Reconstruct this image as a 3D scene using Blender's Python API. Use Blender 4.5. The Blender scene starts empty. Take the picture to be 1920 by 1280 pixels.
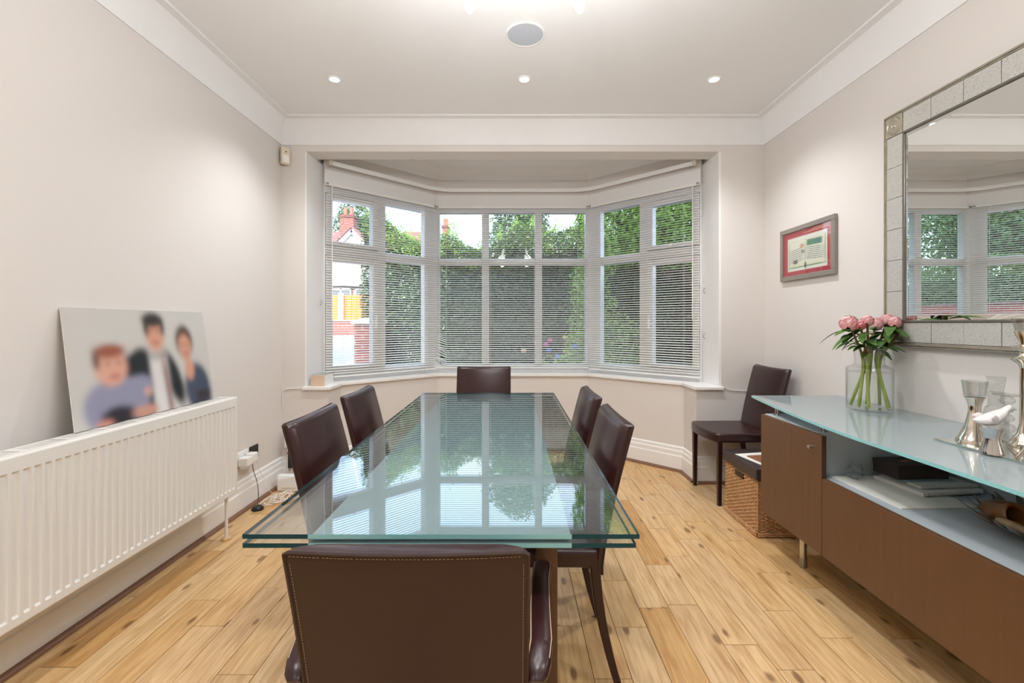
import bpy, bmesh, math, random
import numpy as np
from mathutils import Vector, Matrix, Euler
random.seed(7); np.random.seed(7)
SC = bpy.context.scene
COL = SC.collection
PI = math.pi

# ------------------------------------------------------------------ camera, world, sun, exposure
F, CX, CY, CH = 853.0, 960.0, 607.0, 1.24          # focal length in px, vanishing point, camera height
cd = bpy.data.cameras.new('camera'); cam = bpy.data.objects.new('camera', cd); COL.objects.link(cam)
cam.location = (0, 0, CH); cam.rotation_euler = (PI/2, 0, 0)
cd.sensor_width = 36; cd.lens = F*36/1920; cd.shift_y = -(640-CY)/1920; cd.clip_start = .05; cd.clip_end = 300
SC.camera = cam
SC.view_settings.view_transform = 'Standard'; SC.view_settings.look = 'None'
SC.view_settings.gamma = 1; SC.view_settings.use_curve_mapping = False
SC.view_settings.exposure = 0.2
SC.cycles.use_denoising = True
SC.cycles.use_adaptive_sampling = True; SC.cycles.adaptive_threshold = .02
SC.cycles.max_bounces = 8; SC.cycles.diffuse_bounces = 4; SC.cycles.glossy_bounces = 4
SC.cycles.transparent_max_bounces = 24; SC.cycles.sample_clamp_indirect = 6
SC.cycles.caustics_reflective = False; SC.cycles.caustics_refractive = False
SKY_STRENGTH, SUN_STRENGTH, LAMP = 1.05, 5.0, 1.15
W = bpy.data.worlds.new('sky'); SC.world = W; W.use_nodes = True
wn = W.node_tree.nodes; wl = W.node_tree.links
sky = wn.new('ShaderNodeTexSky'); sky.sky_type = 'NISHITA'; sky.sun_disc = False
sky.sun_elevation = math.radians(42); sky.sun_rotation = math.radians(198); sky.air_density = 1.0
sky.dust_density = 1.6; sky.ozone_density = 1.2
wtc = wn.new('ShaderNodeTexCoord'); cn = wn.new('ShaderNodeTexNoise'); cn.inputs['Scale'].default_value = 2.6; cn.inputs['Detail'].default_value = 6
wmp = wn.new('ShaderNodeMapping'); wmp.inputs['Scale'].default_value = (1, 1, 2.2); wl.new(wtc.outputs['Generated'], wmp.inputs[0]); wl.new(wmp.outputs[0], cn.inputs[0])
cr = wn.new('ShaderNodeValToRGB'); cr.color_ramp.elements[0].position = .40; cr.color_ramp.elements[1].position = .66
cr.color_ramp.elements[0].color = (.25, .25, .25, 1); wl.new(cn.outputs[0], cr.inputs[0])
cmx = wn.new('ShaderNodeMix'); cmx.data_type = 'RGBA'; wl.new(cr.outputs[0], cmx.inputs[0]); wl.new(sky.outputs[0], cmx.inputs[6]); cmx.inputs[7].default_value = (1.9, 2.12, 2.4, 1)
wl.new(cmx.outputs[2], wn['Background'].inputs[0]); wn['Background'].inputs[1].default_value = SKY_STRENGTH
sd = bpy.data.lights.new('sun', 'SUN'); sd.energy = SUN_STRENGTH; sd.angle = math.radians(1.5); sd.color = (1, .95, .86)
sun = bpy.data.objects.new('sun', sd); COL.objects.link(sun)
sun.rotation_euler = Vector((.28, .95, -.82)).to_track_quat('-Z', 'Y').to_euler(); sun.location = (0, -5, 12)

# ------------------------------------------------------------------ helpers
def s2l(c): c /= 255; return c/12.92 if c <= .04045 else ((c+.055)/1.055)**2.4
def C(r, g, b): return (s2l(r), s2l(g), s2l(b), 1)
def at(px, py, D): return Vector(((px-CX)*D/F, D, CH-(py-CY)*D/F))
def onz(px, py, z):
    D = (CH-z)*F/(py-CY); return Vector(((px-CX)*D/F, D, z))

def nodes(m): return m.node_tree.nodes, m.node_tree.links
def pbr(name, col, rough=.5, metal=0., vary=.06, scale=8., bump=0., bscale=60., coat=0., spec=None, stretch=(1, 1, 1), emit=None, trans=0.):
    m = bpy.data.materials.new(name); m.use_nodes = True; n, l = nodes(m); b = n['Principled BSDF']
    b.inputs['Roughness'].default_value = rough; b.inputs['Metallic'].default_value = metal
    if coat: b.inputs['Coat Weight'].default_value = coat; b.inputs['Coat Roughness'].default_value = .02; b.inputs['Coat IOR'].default_value = 1.8
    if spec is not None: b.inputs['Specular IOR Level'].default_value = spec
    if trans: b.inputs['Transmission Weight'].default_value = trans
    if emit: b.inputs['Emission Color'].default_value = col; b.inputs['Emission Strength'].default_value = emit
    tc = n.new('ShaderNodeTexCoord'); mp = n.new('ShaderNodeMapping'); mp.inputs['Scale'].default_value = stretch
    l.new(tc.outputs['Object'], mp.inputs[0])
    nz = n.new('ShaderNodeTexNoise'); nz.inputs['Scale'].default_value = scale; nz.inputs['Detail'].default_value = 4
    l.new(mp.outputs[0], nz.inputs[0])
    mx = n.new('ShaderNodeMix'); mx.data_type = 'RGBA'
    mx.inputs[6].default_value = tuple(min(1, c*(1-vary)) for c in col[:3])+(1,)
    mx.inputs[7].default_value = tuple(min(1, c*(1+vary)) for c in col[:3])+(1,)
    l.new(nz.outputs[0], mx.inputs[0]); l.new(mx.outputs[2], b.inputs['Base Color'])
    if bump:
        n2 = n.new('ShaderNodeTexNoise'); n2.inputs['Scale'].default_value = bscale; n2.inputs['Detail'].default_value = 3
        l.new(mp.outputs[0], n2.inputs[0])
        bp = n.new('ShaderNodeBump'); bp.inputs['Strength'].default_value = bump; bp.inputs['Distance'].default_value = .002
        l.new(n2.outputs[0], bp.inputs['Height']); l.new(bp.outputs[0], b.inputs['Normal'])
    return m

def schlick(n, l, f0):
    g = n.new('ShaderNodeNewGeometry'); d = n.new('ShaderNodeVectorMath'); d.operation = 'DOT_PRODUCT'
    l.new(g.outputs['Incoming'], d.inputs[0]); l.new(g.outputs['Normal'], d.inputs[1])
    a = n.new('ShaderNodeMath'); a.operation = 'ABSOLUTE'; l.new(d.outputs['Value'], a.inputs[0])
    s = n.new('ShaderNodeMath'); s.operation = 'SUBTRACT'; s.inputs[0].default_value = 1; l.new(a.outputs[0], s.inputs[1])
    p = n.new('ShaderNodeMath'); p.operation = 'POWER'; l.new(s.outputs[0], p.inputs[0]); p.inputs[1].default_value = 5
    q = n.new('ShaderNodeMath'); q.operation = 'MULTIPLY_ADD'; l.new(p.outputs[0], q.inputs[0])
    q.inputs[1].default_value = 1-f0; q.inputs[2].default_value = f0
    return q
def clear_glass(name, tint=(1, 1, 1, 1), f0=.04, rough=0.):
    m = bpy.data.materials.new(name); m.use_nodes = True; n, l = nodes(m)
    n.remove(n['Principled BSDF'])
    t = n.new('ShaderNodeBsdfTransparent'); t.inputs[0].default_value = tint
    g = n.new('ShaderNodeBsdfGlossy'); g.inputs['Roughness'].default_value = rough
    mx = n.new('ShaderNodeMixShader'); l.new(schlick(n, l, f0).outputs[0], mx.inputs[0])
    l.new(t.outputs[0], mx.inputs[1]); l.new(g.outputs[0], mx.inputs[2]); l.new(mx.outputs[0], n['Material Output'].inputs[0])
    return m

def attr_mat(name, rough=.5, coat=0.):
    m = bpy.data.materials.new(name); m.use_nodes = True; n, l = nodes(m); b = n['Principled BSDF']
    a = n.new('ShaderNodeVertexColor'); a.layer_name = 'print'
    l.new(a.outputs[0], b.inputs['Base Color']); b.inputs['Roughness'].default_value = rough
    if coat: b.inputs['Coat Weight'].default_value = coat
    return m

def leaf_mat(name, c1, c2, trans=.35, scale=3.):
    m = bpy.data.materials.new(name); m.use_nodes = True; n, l = nodes(m); n.remove(n['Principled BSDF'])
    tc = n.new('ShaderNodeTexCoord'); nz = n.new('ShaderNodeTexNoise'); nz.inputs['Scale'].default_value = scale
    nz.inputs['Detail'].default_value = 8; nz.inputs['Roughness'].default_value = .8
    l.new(tc.outputs['Object'], nz.inputs[0])
    r = n.new('ShaderNodeValToRGB'); r.color_ramp.elements[0].position = .35; r.color_ramp.elements[1].position = .65
    r.color_ramp.elements[0].color = c1; r.color_ramp.elements[1].color = c2; l.new(nz.outputs[0], r.inputs[0])
    d = n.new('ShaderNodeBsdfDiffuse'); t = n.new('ShaderNodeBsdfTranslucent'); g = n.new('ShaderNodeBsdfGlossy')
    g.inputs['Roughness'].default_value = .35
    l.new(r.outputs[0], d.inputs[0]); l.new(r.outputs[0], t.inputs[0])
    mx = n.new('ShaderNodeMixShader'); mx.inputs[0].default_value = trans
    l.new(d.outputs[0], mx.inputs[1]); l.new(t.outputs[0], mx.inputs[2])
    m2 = n.new('ShaderNodeMixShader'); m2.inputs[0].default_value = .05
    l.new(mx.outputs[0], m2.inputs[1]); l.new(g.outputs[0], m2.inputs[2]); l.new(m2.outputs[0], n['Material Output'].inputs[0])
    return m

def brick_mat(name, c1, c2, mortar, scale=1.):
    m = bpy.data.materials.new(name); m.use_nodes = True; n, l = nodes(m); b = n['Principled BSDF']
    tc = n.new('ShaderNodeTexCoord'); sp = n.new('ShaderNodeSeparateXYZ'); l.new(tc.outputs['Object'], sp.inputs[0])
    ad = n.new('ShaderNodeMath'); l.new(sp.outputs[0], ad.inputs[0]); l.new(sp.outputs[1], ad.inputs[1])
    cb = n.new('ShaderNodeCombineXYZ'); l.new(ad.outputs[0], cb.inputs[0]); l.new(sp.outputs[2], cb.inputs[1])
    t = n.new('ShaderNodeTexBrick'); l.new(cb.outputs[0], t.inputs[0])
    t.inputs['Color1'].default_value = c1; t.inputs['Color2'].default_value = c2; t.inputs['Mortar'].default_value = mortar
    t.inputs['Scale'].default_value = scale; t.inputs['Brick Width'].default_value = .225; t.inputs['Row Height'].default_value = .075
    t.inputs['Mortar Size'].default_value = .008
    l.new(t.outputs[0], b.inputs['Base Color']); b.inputs['Roughness'].default_value = .9
    return m

def wloc(o):
    v = Vector((0, 0, 0))
    while o is not None: v += o.location; o = o.parent
    return v
def tag(o, label=None, cat=None, group=None, kind=None):
    if label: o['label'] = label
    if cat: o['category'] = cat
    if group: o['group'] = group
    if kind: o['kind'] = kind
    return o
def thing(name, label, cat, loc=(0, 0, 0), rz=0, group=None, kind=None):
    o = bpy.data.objects.new(name, None); COL.objects.link(o); o.location = loc; o.rotation_euler = (0, 0, rz)
    o.empty_display_size = .1
    return tag(o, label, cat, group, kind)
def dup(root, parent=None):
    c = root.copy(); COL.objects.link(c); c.parent = parent
    for ch in list(root.children): dup(ch, c)
    return c

class MB:
    def __init__(s): s.v = []; s.f = []; s.m = []
    def add(s, vs, fs, m=0):
        o = len(s.v); s.v += [tuple(p) for p in vs]; s.f += [tuple(i+o for i in f) for f in fs]; s.m += [m]*len(fs); return s
    def box(s, x0, x1, y0, y1, z0, z1, m=0):
        return s.add([(x, y, z) for z in (z0, z1) for y in (y0, y1) for x in (x0, x1)],
                     [(0, 2, 3, 1), (4, 5, 7, 6), (0, 1, 5, 4), (2, 6, 7, 3), (0, 4, 6, 2), (1, 3, 7, 5)], m)
    def obox(s, c, ax, ay, az, hx, hy, hz, m=0):
        c = Vector(c); ax, ay, az = (Vector(a).normalized() for a in (ax, ay, az))
        return s.add([c+ax*x*hx+ay*y*hy+az*z*hz for z in (-1, 1) for y in (-1, 1) for x in (-1, 1)],
                     [(0, 2, 3, 1), (4, 5, 7, 6), (0, 1, 5, 4), (2, 6, 7, 3), (0, 4, 6, 2), (1, 3, 7, 5)], m)
    def prism(s, poly, z0, z1, m=0, ms=None):
        n = len(poly); vs = [(x, y, z0) for x, y in poly]+[(x, y, z1) for x, y in poly]
        s.add(vs, [tuple(range(n-1, -1, -1)), tuple(range(n, 2*n))], m)
        o = len(s.v)-2*n
        s.f += [(o+i, o+(i+1) % n, o+n+(i+1) % n, o+n+i) for i in range(n)]; s.m += [m if ms is None else ms]*n; return s
    def loft(s, rings, cap=True, closed=True, m=0):
        n = len(rings[0]); o = len(s.v)
        for r in rings: s.v += [tuple(p) for p in r]
        k = n if closed else n-1
        for i in range(len(rings)-1):
            for j in range(k):
                a = o+i*n+j; b = o+i*n+(j+1) % n
                s.f.append((a, b, b+n, a+n)); s.m.append(m)
        if cap and closed:
            s.f.append(tuple(o+j for j in range(n-1, -1, -1))); s.f.append(tuple(o+(len(rings)-1)*n+j for j in range(n))); s.m += [m, m]
        return s
    def tube(s, path, r, n=8, m=0, cap=True):
        P = [Vector(p) for p in path]; R = r if isinstance(r, (list, tuple)) else [r]*len(P); rings = []
        t0 = (P[1]-P[0]).normalized(); u = t0.orthogonal().normalized()
        for i, p in enumerate(P):
            t = (P[min(i+1, len(P)-1)]-P[max(i-1, 0)])
            t = t.normalized() if t.length > 1e-9 else t0
            u = (u-t*u.dot(t)); u = u.normalized() if u.length > 1e-6 else t.orthogonal().normalized()
            w = t.cross(u)
            rings.append([p+(u*math.cos(2*PI*k/n)+w*math.sin(2*PI*k/n))*R[i] for k in range(n)])
        return s.loft(rings, cap, True, m)
    def lathe(s, prof, n=24, c=(0, 0, 0), m=0, cap=True):
        rings = [[(c[0]+r*math.cos(2*PI*k/n), c[1]+r*math.sin(2*PI*k/n), c[2]+z) for k in range(n)] for r, z in prof]
        return s.loft(rings, cap, True, m)
    def strip(s, inner, outer, z0, z1, m=0):
        for i in range(len(inner)-1):
            s.prism([inner[i], inner[i+1], outer[i+1], outer[i]], z0, z1, m)
        return s
    def build(s, name, mat, parent=None, smooth=False, bevel=0, seg=2, local=False, sub=0, ang=None):
        me = bpy.data.meshes.new(name)
        vs = np.array(s.v, float)
        loc = Vector((0, 0, 0))
        if not local:
            if parent is None:
                lo, hi = vs.min(0), vs.max(0); loc = Vector(((lo[0]+hi[0])/2, (lo[1]+hi[1])/2, lo[2]))
                vs = vs-np.array(loc)
            else: vs = vs-np.array(wloc(parent))
        me.from_pydata(vs.tolist(), [], s.f)
        for mm in (mat if isinstance(mat, (list, tuple)) else [mat]): me.materials.append(mm)
        if any(s.m): me.polygons.foreach_set('material_index', s.m)
        bm = bmesh.new(); bm.from_mesh(me); bmesh.ops.recalc_face_normals(bm, faces=bm.faces); bm.to_mesh(me); bm.free()
        if smooth:
            me.polygons.foreach_set('use_smooth', [True]*len(me.polygons))
            try: me.set_sharp_from_angle(angle=math.radians(ang or 40))
            except Exception: pass
        o = bpy.data.objects.new(name, me); COL.objects.link(o); o.parent = parent
        if parent is None: o.location = loc
        if bevel:
            b = o.modifiers.new('Bevel', 'BEVEL'); b.width = bevel; b.segments = seg; b.limit_method = 'ANGLE'; b.angle_limit = math.radians(35)
        if sub:
            b = o.modifiers.new('Subsurf', 'SUBSURF'); b.levels = sub; b.render_levels = sub
        return o
def offs(pts, d):
    """offset an open polyline to its left by d with mitred corners"""
    out = []
    for i, p in enumerate(pts):
        p = Vector(p); ns = []
        if i > 0: e = p-Vector(pts[i-1]); ns.append(Vector((-e.y, e.x)).normalized())
        if i < len(pts)-1: e = Vector(pts[i+1])-p; ns.append(Vector((-e.y, e.x)).normalized())
        n = sum(ns, Vector((0, 0))); n.normalize(); k = d/max(.3, n.dot(ns[0])); out.append(tuple(p+n*k))
    return out

# ------------------------------------------------------------------ materials
M = {}
M['wall'] = pbr('wall_paint', C(225, 219, 214), .75, vary=.015, scale=2, bump=.05, bscale=90)
M['ceil'] = pbr('ceiling_paint', C(242, 242, 242), .8, vary=.01, scale=2)
M['white'] = pbr('white_gloss', C(243, 242, 240), .3, vary=.01)
M['upvc'] = pbr('window_plastic', C(245, 245, 246), .25, vary=.01)
M['blind'] = pbr('blind_slat', C(246, 245, 241), .4, vary=.01)
M['cream'] = pbr('cream_plastic', C(226, 214, 190), .4, vary=.02)
M['rad'] = pbr('radiator_enamel', C(232, 230, 225), .3, vary=.01)
M['leather'] = pbr('brown_leather', C(46, 20, 20), .29, vary=.18, scale=4, bump=.08, bscale=220, spec=.5)
M['leather2'] = pbr('leather_seam', C(48, 27, 23), .45, vary=.1, bump=.2, bscale=200)
M['thread'] = pbr('pale_thread', C(176, 150, 124), .8)
M['veneer'] = pbr('brown_veneer', C(102, 70, 44), .42, vary=.16, scale=5, stretch=(9, 9, .5), bump=.05)
M['veneer_dk'] = pbr('dark_veneer_edge', C(70, 46, 34), .5)
M['grey'] = pbr('grey_lacquer', C(188, 196, 202), .4, vary=.03)
M['chrome'] = pbr('chrome', C(205, 205, 205), .12, 1.)
M['silver'] = pbr('silver_plate', C(225, 216, 203), .1, 1., vary=.12, scale=14)
M['steel'] = pbr('brushed_steel', C(170, 172, 172), .28, 1.)
M['glass_clear'] = clear_glass('clear_table_glass', (.965, .985, .985, 1), .10)
M['glass_edge'] = pbr('glass_edge', C(6, 70, 80), .12, spec=.3)
M['glass_edge_light'] = pbr('glass_edge_frosted', C(150, 212, 216), .2)

def frosted(name, col, tr, f0):
    m = bpy.data.materials.new(name); m.use_nodes = True; n, l = nodes(m); n.remove(n['Principled BSDF'])
    tc = n.new('ShaderNodeTexCoord'); nz = n.new('ShaderNodeTexNoise'); nz.inputs['Scale'].default_value = 6; l.new(tc.outputs['Object'], nz.inputs[0])
    mc = n.new('ShaderNodeMix'); mc.data_type = 'RGBA'; mc.inputs[6].default_value = tuple(c*.97 for c in col[:3])+(1,); mc.inputs[7].default_value = col; l.new(nz.outputs[0], mc.inputs[0])
    d = n.new('ShaderNodeBsdfDiffuse'); t = n.new('ShaderNodeBsdfTranslucent'); g = n.new('ShaderNodeBsdfGlossy'); g.inputs['Roughness'].default_value = .01
    l.new(mc.outputs[2], d.inputs[0]); l.new(mc.outputs[2], t.inputs[0])
    mx = n.new('ShaderNodeMixShader'); mx.inputs[0].default_value = tr; l.new(d.outputs[0], mx.inputs[1]); l.new(t.outputs[0], mx.inputs[2])
    m2 = n.new('ShaderNodeMixShader'); l.new(schlick(n, l, f0).outputs[0], m2.inputs[0]); l.new(mx.outputs[0], m2.inputs[1]); l.new(g.outputs[0], m2.inputs[2])
    l.new(m2.outputs[0], n['Material Output'].inputs[0]); return m
M['frost'] = frosted('table_frosted_band', C(176, 198, 202), .4, .04)
M['frost_top'] = frosted('sideboard_frosted_glass', C(204, 218, 221), .42, .09)
M['pane'] = clear_glass('window_pane', (.97, .985, .98, 1), .035)
M['vase'] = clear_glass('vase_glass', (.985, .99, .99, 1), .05)
M['crystal'] = clear_glass('crystal', (.90, .91, .90, 1), .12, .02)
M['frost_white'] = pbr('frosted_white_glass', C(236, 230, 228), .3, coat=.5)
M['mirror'] = pbr('mirror_silver', C(240, 242, 240), .0, 1., vary=0.)
M['black'] = pbr('black_plastic', C(22, 21, 22), .4)
M['paper'] = pbr('paper', C(236, 234, 228), .7, vary=.03)
M['bulb'] = pbr('lit_bulb', (1, .96, .9, 1), .3, emit=14)
M['spot'] = pbr('lit_downlight', (1, .97, .93, 1), .3, emit=14)

def antique():
    m = bpy.data.materials.new('antique_mirror_tile'); m.use_nodes = True; n, l = nodes(m); b = n['Principled BSDF']
    tc = n.new('ShaderNodeTexCoord'); nz = n.new('ShaderNodeTexNoise'); nz.inputs['Scale'].default_value = 210; nz.inputs['Detail'].default_value = 6
    nz.inputs['Roughness'].default_value = .75
    l.new(tc.outputs['Object'], nz.inputs[0]); r = n.new('ShaderNodeValToRGB')
    r.color_ramp.elements[0].position = .32; r.color_ramp.elements[0].color = C(124, 120, 112)
    r.color_ramp.elements[1].position = .47; r.color_ramp.elements[1].color = C(208, 206, 200)
    l.new(nz.outputs[0], r.inputs[0]); l.new(r.outputs[0], b.inputs['Base Color'])
    b.inputs['Metallic'].default_value = .3; b.inputs['Roughness'].default_value = .38
    return m
M['antique'] = antique()
M['antique_rim'] = pbr('aged_silver_rim', C(186, 178, 162), .3, .6, vary=.3, scale=30)

def wood_floor():
    m = bpy.data.materials.new('oak_plank'); m.use_nodes = True; n, l = nodes(m); b = n['Principled BSDF']
    tc = n.new('ShaderNodeTexCoord'); oi = n.new('ShaderNodeObjectInfo')
    sc = n.new('ShaderNodeVectorMath'); sc.operation = 'SCALE'; sc.inputs[0].default_value = (37, 61, 13); l.new(oi.outputs['Random'], sc.inputs['Scale'])
    ad = n.new('ShaderNodeVectorMath'); l.new(tc.outputs['Object'], ad.inputs[0]); l.new(sc.outputs[0], ad.inputs[1])
    mp = n.new('ShaderNodeMapping'); mp.inputs['Scale'].default_value = (1, .075, 1); l.new(ad.outputs[0], mp.inputs[0])
    g = n.new('ShaderNodeTexNoise'); g.inputs['Scale'].default_value = 62; g.inputs['Detail'].default_value = 6; g.inputs['Distortion'].default_value = .8
    l.new(mp.outputs[0], g.inputs[0])
    r = n.new('ShaderNodeValToRGB'); e = r.color_ramp.elements
    e[0].position = .25; e[0].color = C(186, 144, 96); e[1].position = .62; e[1].color = C(221, 188, 141)
    l.new(g.outputs[0], r.inputs[0])
    # tone of each plank
    t = n.new('ShaderNodeValToRGB'); t.color_ramp.interpolation = 'LINEAR'; te = t.color_ramp.elements
    te[0].position = 0; te[0].color = (.82, .68, .48, 1); te[1].position = 1; te[1].color = (1.0, 1.0, 1.0, 1)
    k = te.new(.3); k.color = (1, .97, .9, 1); k = te.new(.6); k.color = (.96, .93, .93, 1); k = te.new(.12); k.color = (.93, .84, .7, 1)
    l.new(oi.outputs['Random'], t.inputs[0])
    mu = n.new('ShaderNodeMix'); mu.data_type = 'RGBA'; mu.blend_type = 'MULTIPLY'; mu.inputs[0].default_value = 1
    l.new(r.outputs[0], mu.inputs[6]); l.new(t.outputs[0], mu.inputs[7])
    # knots and streaks
    m2 = n.new('ShaderNodeMapping'); m2.inputs['Scale'].default_value = (5.5, 2.3, 1); l.new(ad.outputs[0], m2.inputs[0])
    v = n.new('ShaderNodeTexVoronoi'); v.voronoi_dimensions = '2D'; v.inputs['Scale'].default_value = 1.0; l.new(m2.outputs[0], v.inputs['Vector'])
    n3 = n.new('ShaderNodeTexNoise'); n3.inputs['Scale'].default_value = 25; l.new(mp.outputs[0], n3.inputs[0])
    sm = n.new('ShaderNodeMath'); sm.operation = 'MULTIPLY_ADD'; l.new(n3.outputs[0], sm.inputs[0]); sm.inputs[1].default_value = .16; l.new(v.outputs['Distance'], sm.inputs[2])
    kr = n.new('ShaderNodeValToRGB'); ke = kr.color_ramp.elements
    ke[0].position = .115; ke[0].color = (.22, .14, .08, 1); ke[1].position = .165; ke[1].color = (1, 1, 1, 1)
    l.new(sm.outputs[0], kr.inputs[0])
    m4 = n.new('ShaderNodeMapping'); m4.inputs['Scale'].default_value = (1.6, .22, 1); l.new(ad.outputs[0], m4.inputs[0])
    n4 = n.new('ShaderNodeTexNoise'); n4.inputs['Scale'].default_value = 9; n4.inputs['Detail'].default_value = 2; l.new(m4.outputs[0], n4.inputs[0])
    r4 = n.new('ShaderNodeValToRGB'); r4.color_ramp.elements[0].position = .62; r4.color_ramp.elements[0].color = (1, 1, 1, 1)
    r4.color_ramp.elements[1].position = .74; r4.color_ramp.elements[1].color = (.66, .52, .40, 1); l.new(n4.outputs[0], r4.inputs[0])
    m5 = n.new('ShaderNodeMix'); m5.data_type = 'RGBA'; m5.blend_type = 'MULTIPLY'; m5.inputs[0].default_value = .8
    l.new(mu.outputs[2], m5.inputs[6]); l.new(r4.outputs[0], m5.inputs[7])
    m6 = n.new('ShaderNodeMix'); m6.data_type = 'RGBA'; m6.blend_type = 'MULTIPLY'; m6.inputs[0].default_value = .75
    l.new(m5.outputs[2], m6.inputs[6]); l.new(kr.outputs[0], m6.inputs[7])
    l.new(m6.outputs[2], b.inputs['Base Color']); b.inputs['Roughness'].default_value = .33
    b.inputs['Specular IOR Level'].default_value = .4
    return m
M['oak'] = wood_floor()
M['gap'] = pbr('floor_gap', C(58, 38, 24), .9)
M['beading'] = pbr('brown_beading', C(128, 92, 70), .5, vary=.2, scale=20)
M['wood_leg'] = pbr('brown_wood_leg', C(104, 74, 50), .5, vary=.12, scale=6, stretch=(6, 6, .6))
M['wicker'] = pbr('wicker', C(196, 150, 104), .6, vary=.4, scale=45)
M['lid'] = pbr('dark_leather_lid', C(58, 46, 46), .45, vary=.1, bump=.2, bscale=200)

# ------------------------------------------------------------------ room dimensions
XL, XR, YF, YB, ZC = -1.80, 1.97, 3.554, -1.9, 2.83
ZCOVE, PC = 2.638, .106
WIN = [(-1.607, 3.86), (-.775, 4.66), (.785, 4.66), (1.617, 3.86)]                # line of the windows
LOW = [(-1.435, YF), (-1.435, 3.81), (-.735, 4.475), (.75, 4.475), (1.44, 3.81), (1.44, YF)]   # wall under the sill
SILL0, SILL1, HEAD, ZBAY = .725, .75, 2.43, 2.80

def struct(mb, name, mat, label, **k):
    return tag(mb.build(name, mat, **k), label, None, None, 'structure')

# floor: a dark sub-floor that carries separate oak planks
sub = MB(); sub.box(XL-.1, XR+.1, YB-.1, YF+.05, -.05, -.016)
sub.prism([(-1.5, YF), (1.5, YF), (1.5, 3.84), (.78, 4.53), (-.77, 4.53), (-1.5, 3.84)], -.05, -.016)
floor = struct(sub, 'floor', M['gap'], 'honey oak plank floor running from the camera to the bay')
PW = .133; X0 = .553-18*PW
def ymax(xa, xb):
    def g(x):
        x = abs(x)
        return YF+.03 if x > 1.45 else (4.50 if x < .75 else 4.50-(x-.75)*.95)
    if (abs(xa)-1.45)*(abs(xb)-1.45) < 0: return 3.84
    return min(g(xa), g(xb))+ (0 if abs(xa) > 1.45 else .03)
joints = {}
def addj(px, py):
    p = onz(px, py, 0); r = math.floor((p.x-X0)/PW); joints.setdefault(r, []).append(p.y)
for x, y in [(535, 605), (680, 833), (385, 962), (1010, 1062), (1330, 1205), (1235, 867), (1185, 650), (660, 558), (535, 398), (715, 457), (600, 317),
             (505, 205), (765, 358), (555, 142), (1000, 468), (1440, 737), (300, 695), (280, 1257), (50, 955), (690, 180)]:
    addj(1060+x/3.048, 860+y/3.048)
for x, y in [(350, 996), (1310, 398), (1310, 564), (1340, 731), (1765, 486), (1520, 1044), (1335, 247), (1615, 280)]:
    addj(x/3.43, 960+y/3.43)
r = 0
while True:
    xa = X0+r*PW
    if xa > XR: break
    a, b = max(xa, XL), min(xa+PW, XR)
    if b-a > .02 and r >= -6:
        ye = ymax(a, b); ys = sorted(joints.get(r, []))
        cuts = [YB]; y = YB+random.uniform(.3, .9)
        lo = ys[0] if ys else 99
        while y < min(lo-.3, ye-.3): cuts.append(y); y += random.uniform(.5, 1.05)
        prev = None
        for q in ys:
            if q-cuts[-1] > .15 and ye-q > .08: cuts.append(q)
        y = cuts[-1]+random.uniform(.45, .95)
        while ys and y < ye-.25: cuts.append(y); y += random.uniform(.45, .95)
        cuts.append(ye)
        for c0, c1 in zip(cuts, cuts[1:]):
            g = .0012
            p = MB().box(-(b-a)/2+g, (b-a)/2-g, -(c1-c0)/2+g, (c1-c0)/2-g, -.016, random.uniform(-.0005, .0002)).build('plank', M['oak'], floor, local=True)
            p.location = Vector(((a+b)/2, (c0+c1)/2, 0))-floor.location
    r += 1
# rows left of X0 if the wall is further left
xa = X0
while xa > XL+.02:
    a, b = max(XL, xa-PW), xa; cuts = [YB]; y = YB+random.uniform(.4, .9)
    while y < YF-.25: cuts.append(y); y += random.uniform(.5, 1.1)
    cuts.append(YF+.03)
    for c0, c1 in zip(cuts, cuts[1:]):
        p = MB().box(-(b-a)/2+.0008, (b-a)/2-.0008, -(c1-c0)/2+.0008, (c1-c0)/2-.0008, -.016, 0).build('plank', M['oak'], floor, local=True)
        p.location = Vector(((a+b)/2, (c0+c1)/2, 0))-floor.location
    xa -= PW

# walls
struct(MB().box(XL-.2, XL, YB-.2, YF+.2, -.05, ZC), 'wall_left', M['wall'], 'plain warm white wall behind the radiator')
struct(MB().box(XR, XR+.2, YB-.2, YF+.2, -.05, ZC), 'wall_right', M['wall'], 'plain warm white wall carrying the mirror')
struct(MB().box(XL, XR, YB-.2, YB, -.05, ZC), 'wall_back', M['wall'], 'plain warm white wall behind the camera')
fr = MB()
fr.box(XL, -1.617, YF, 3.86, SILL0, ZC); fr.box(1.633, XR, YF, 3.86, SILL0, ZC)               # piers beside the bay
fr.box(XL, LOW[0][0], YF, LOW[1][1], -.05, SILL0); fr.box(LOW[4][0], XR, YF, LOW[4][1], -.05, SILL0)
fr.box(-1.617, 1.633, YF, 3.725, 2.586, ZC)                                                    # beam over the bay
fr.box(XL-.2, -1.62, 3.81, 4.02, -.3, ZC+.1); fr.box(1.63, XR+.2, 3.81, 4.02, -.3, ZC+.1)
struct(fr, 'wall_front', M['wall'], 'pale wall with two piers and a beam around the bay opening')
lowin = LOW[1:5]; lowout = offs(lowin, .25)
bw = MB().strip(lowin, lowout, -.3, SILL0)
wi = offs(WIN, -.035); wo = offs(WIN, .2)
bw.strip(wi, wo, HEAD, ZBAY+.15)
struct(bw, 'wall_bay', M['wall'], 'low pale wall under the bay windows and the band above them')
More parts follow.
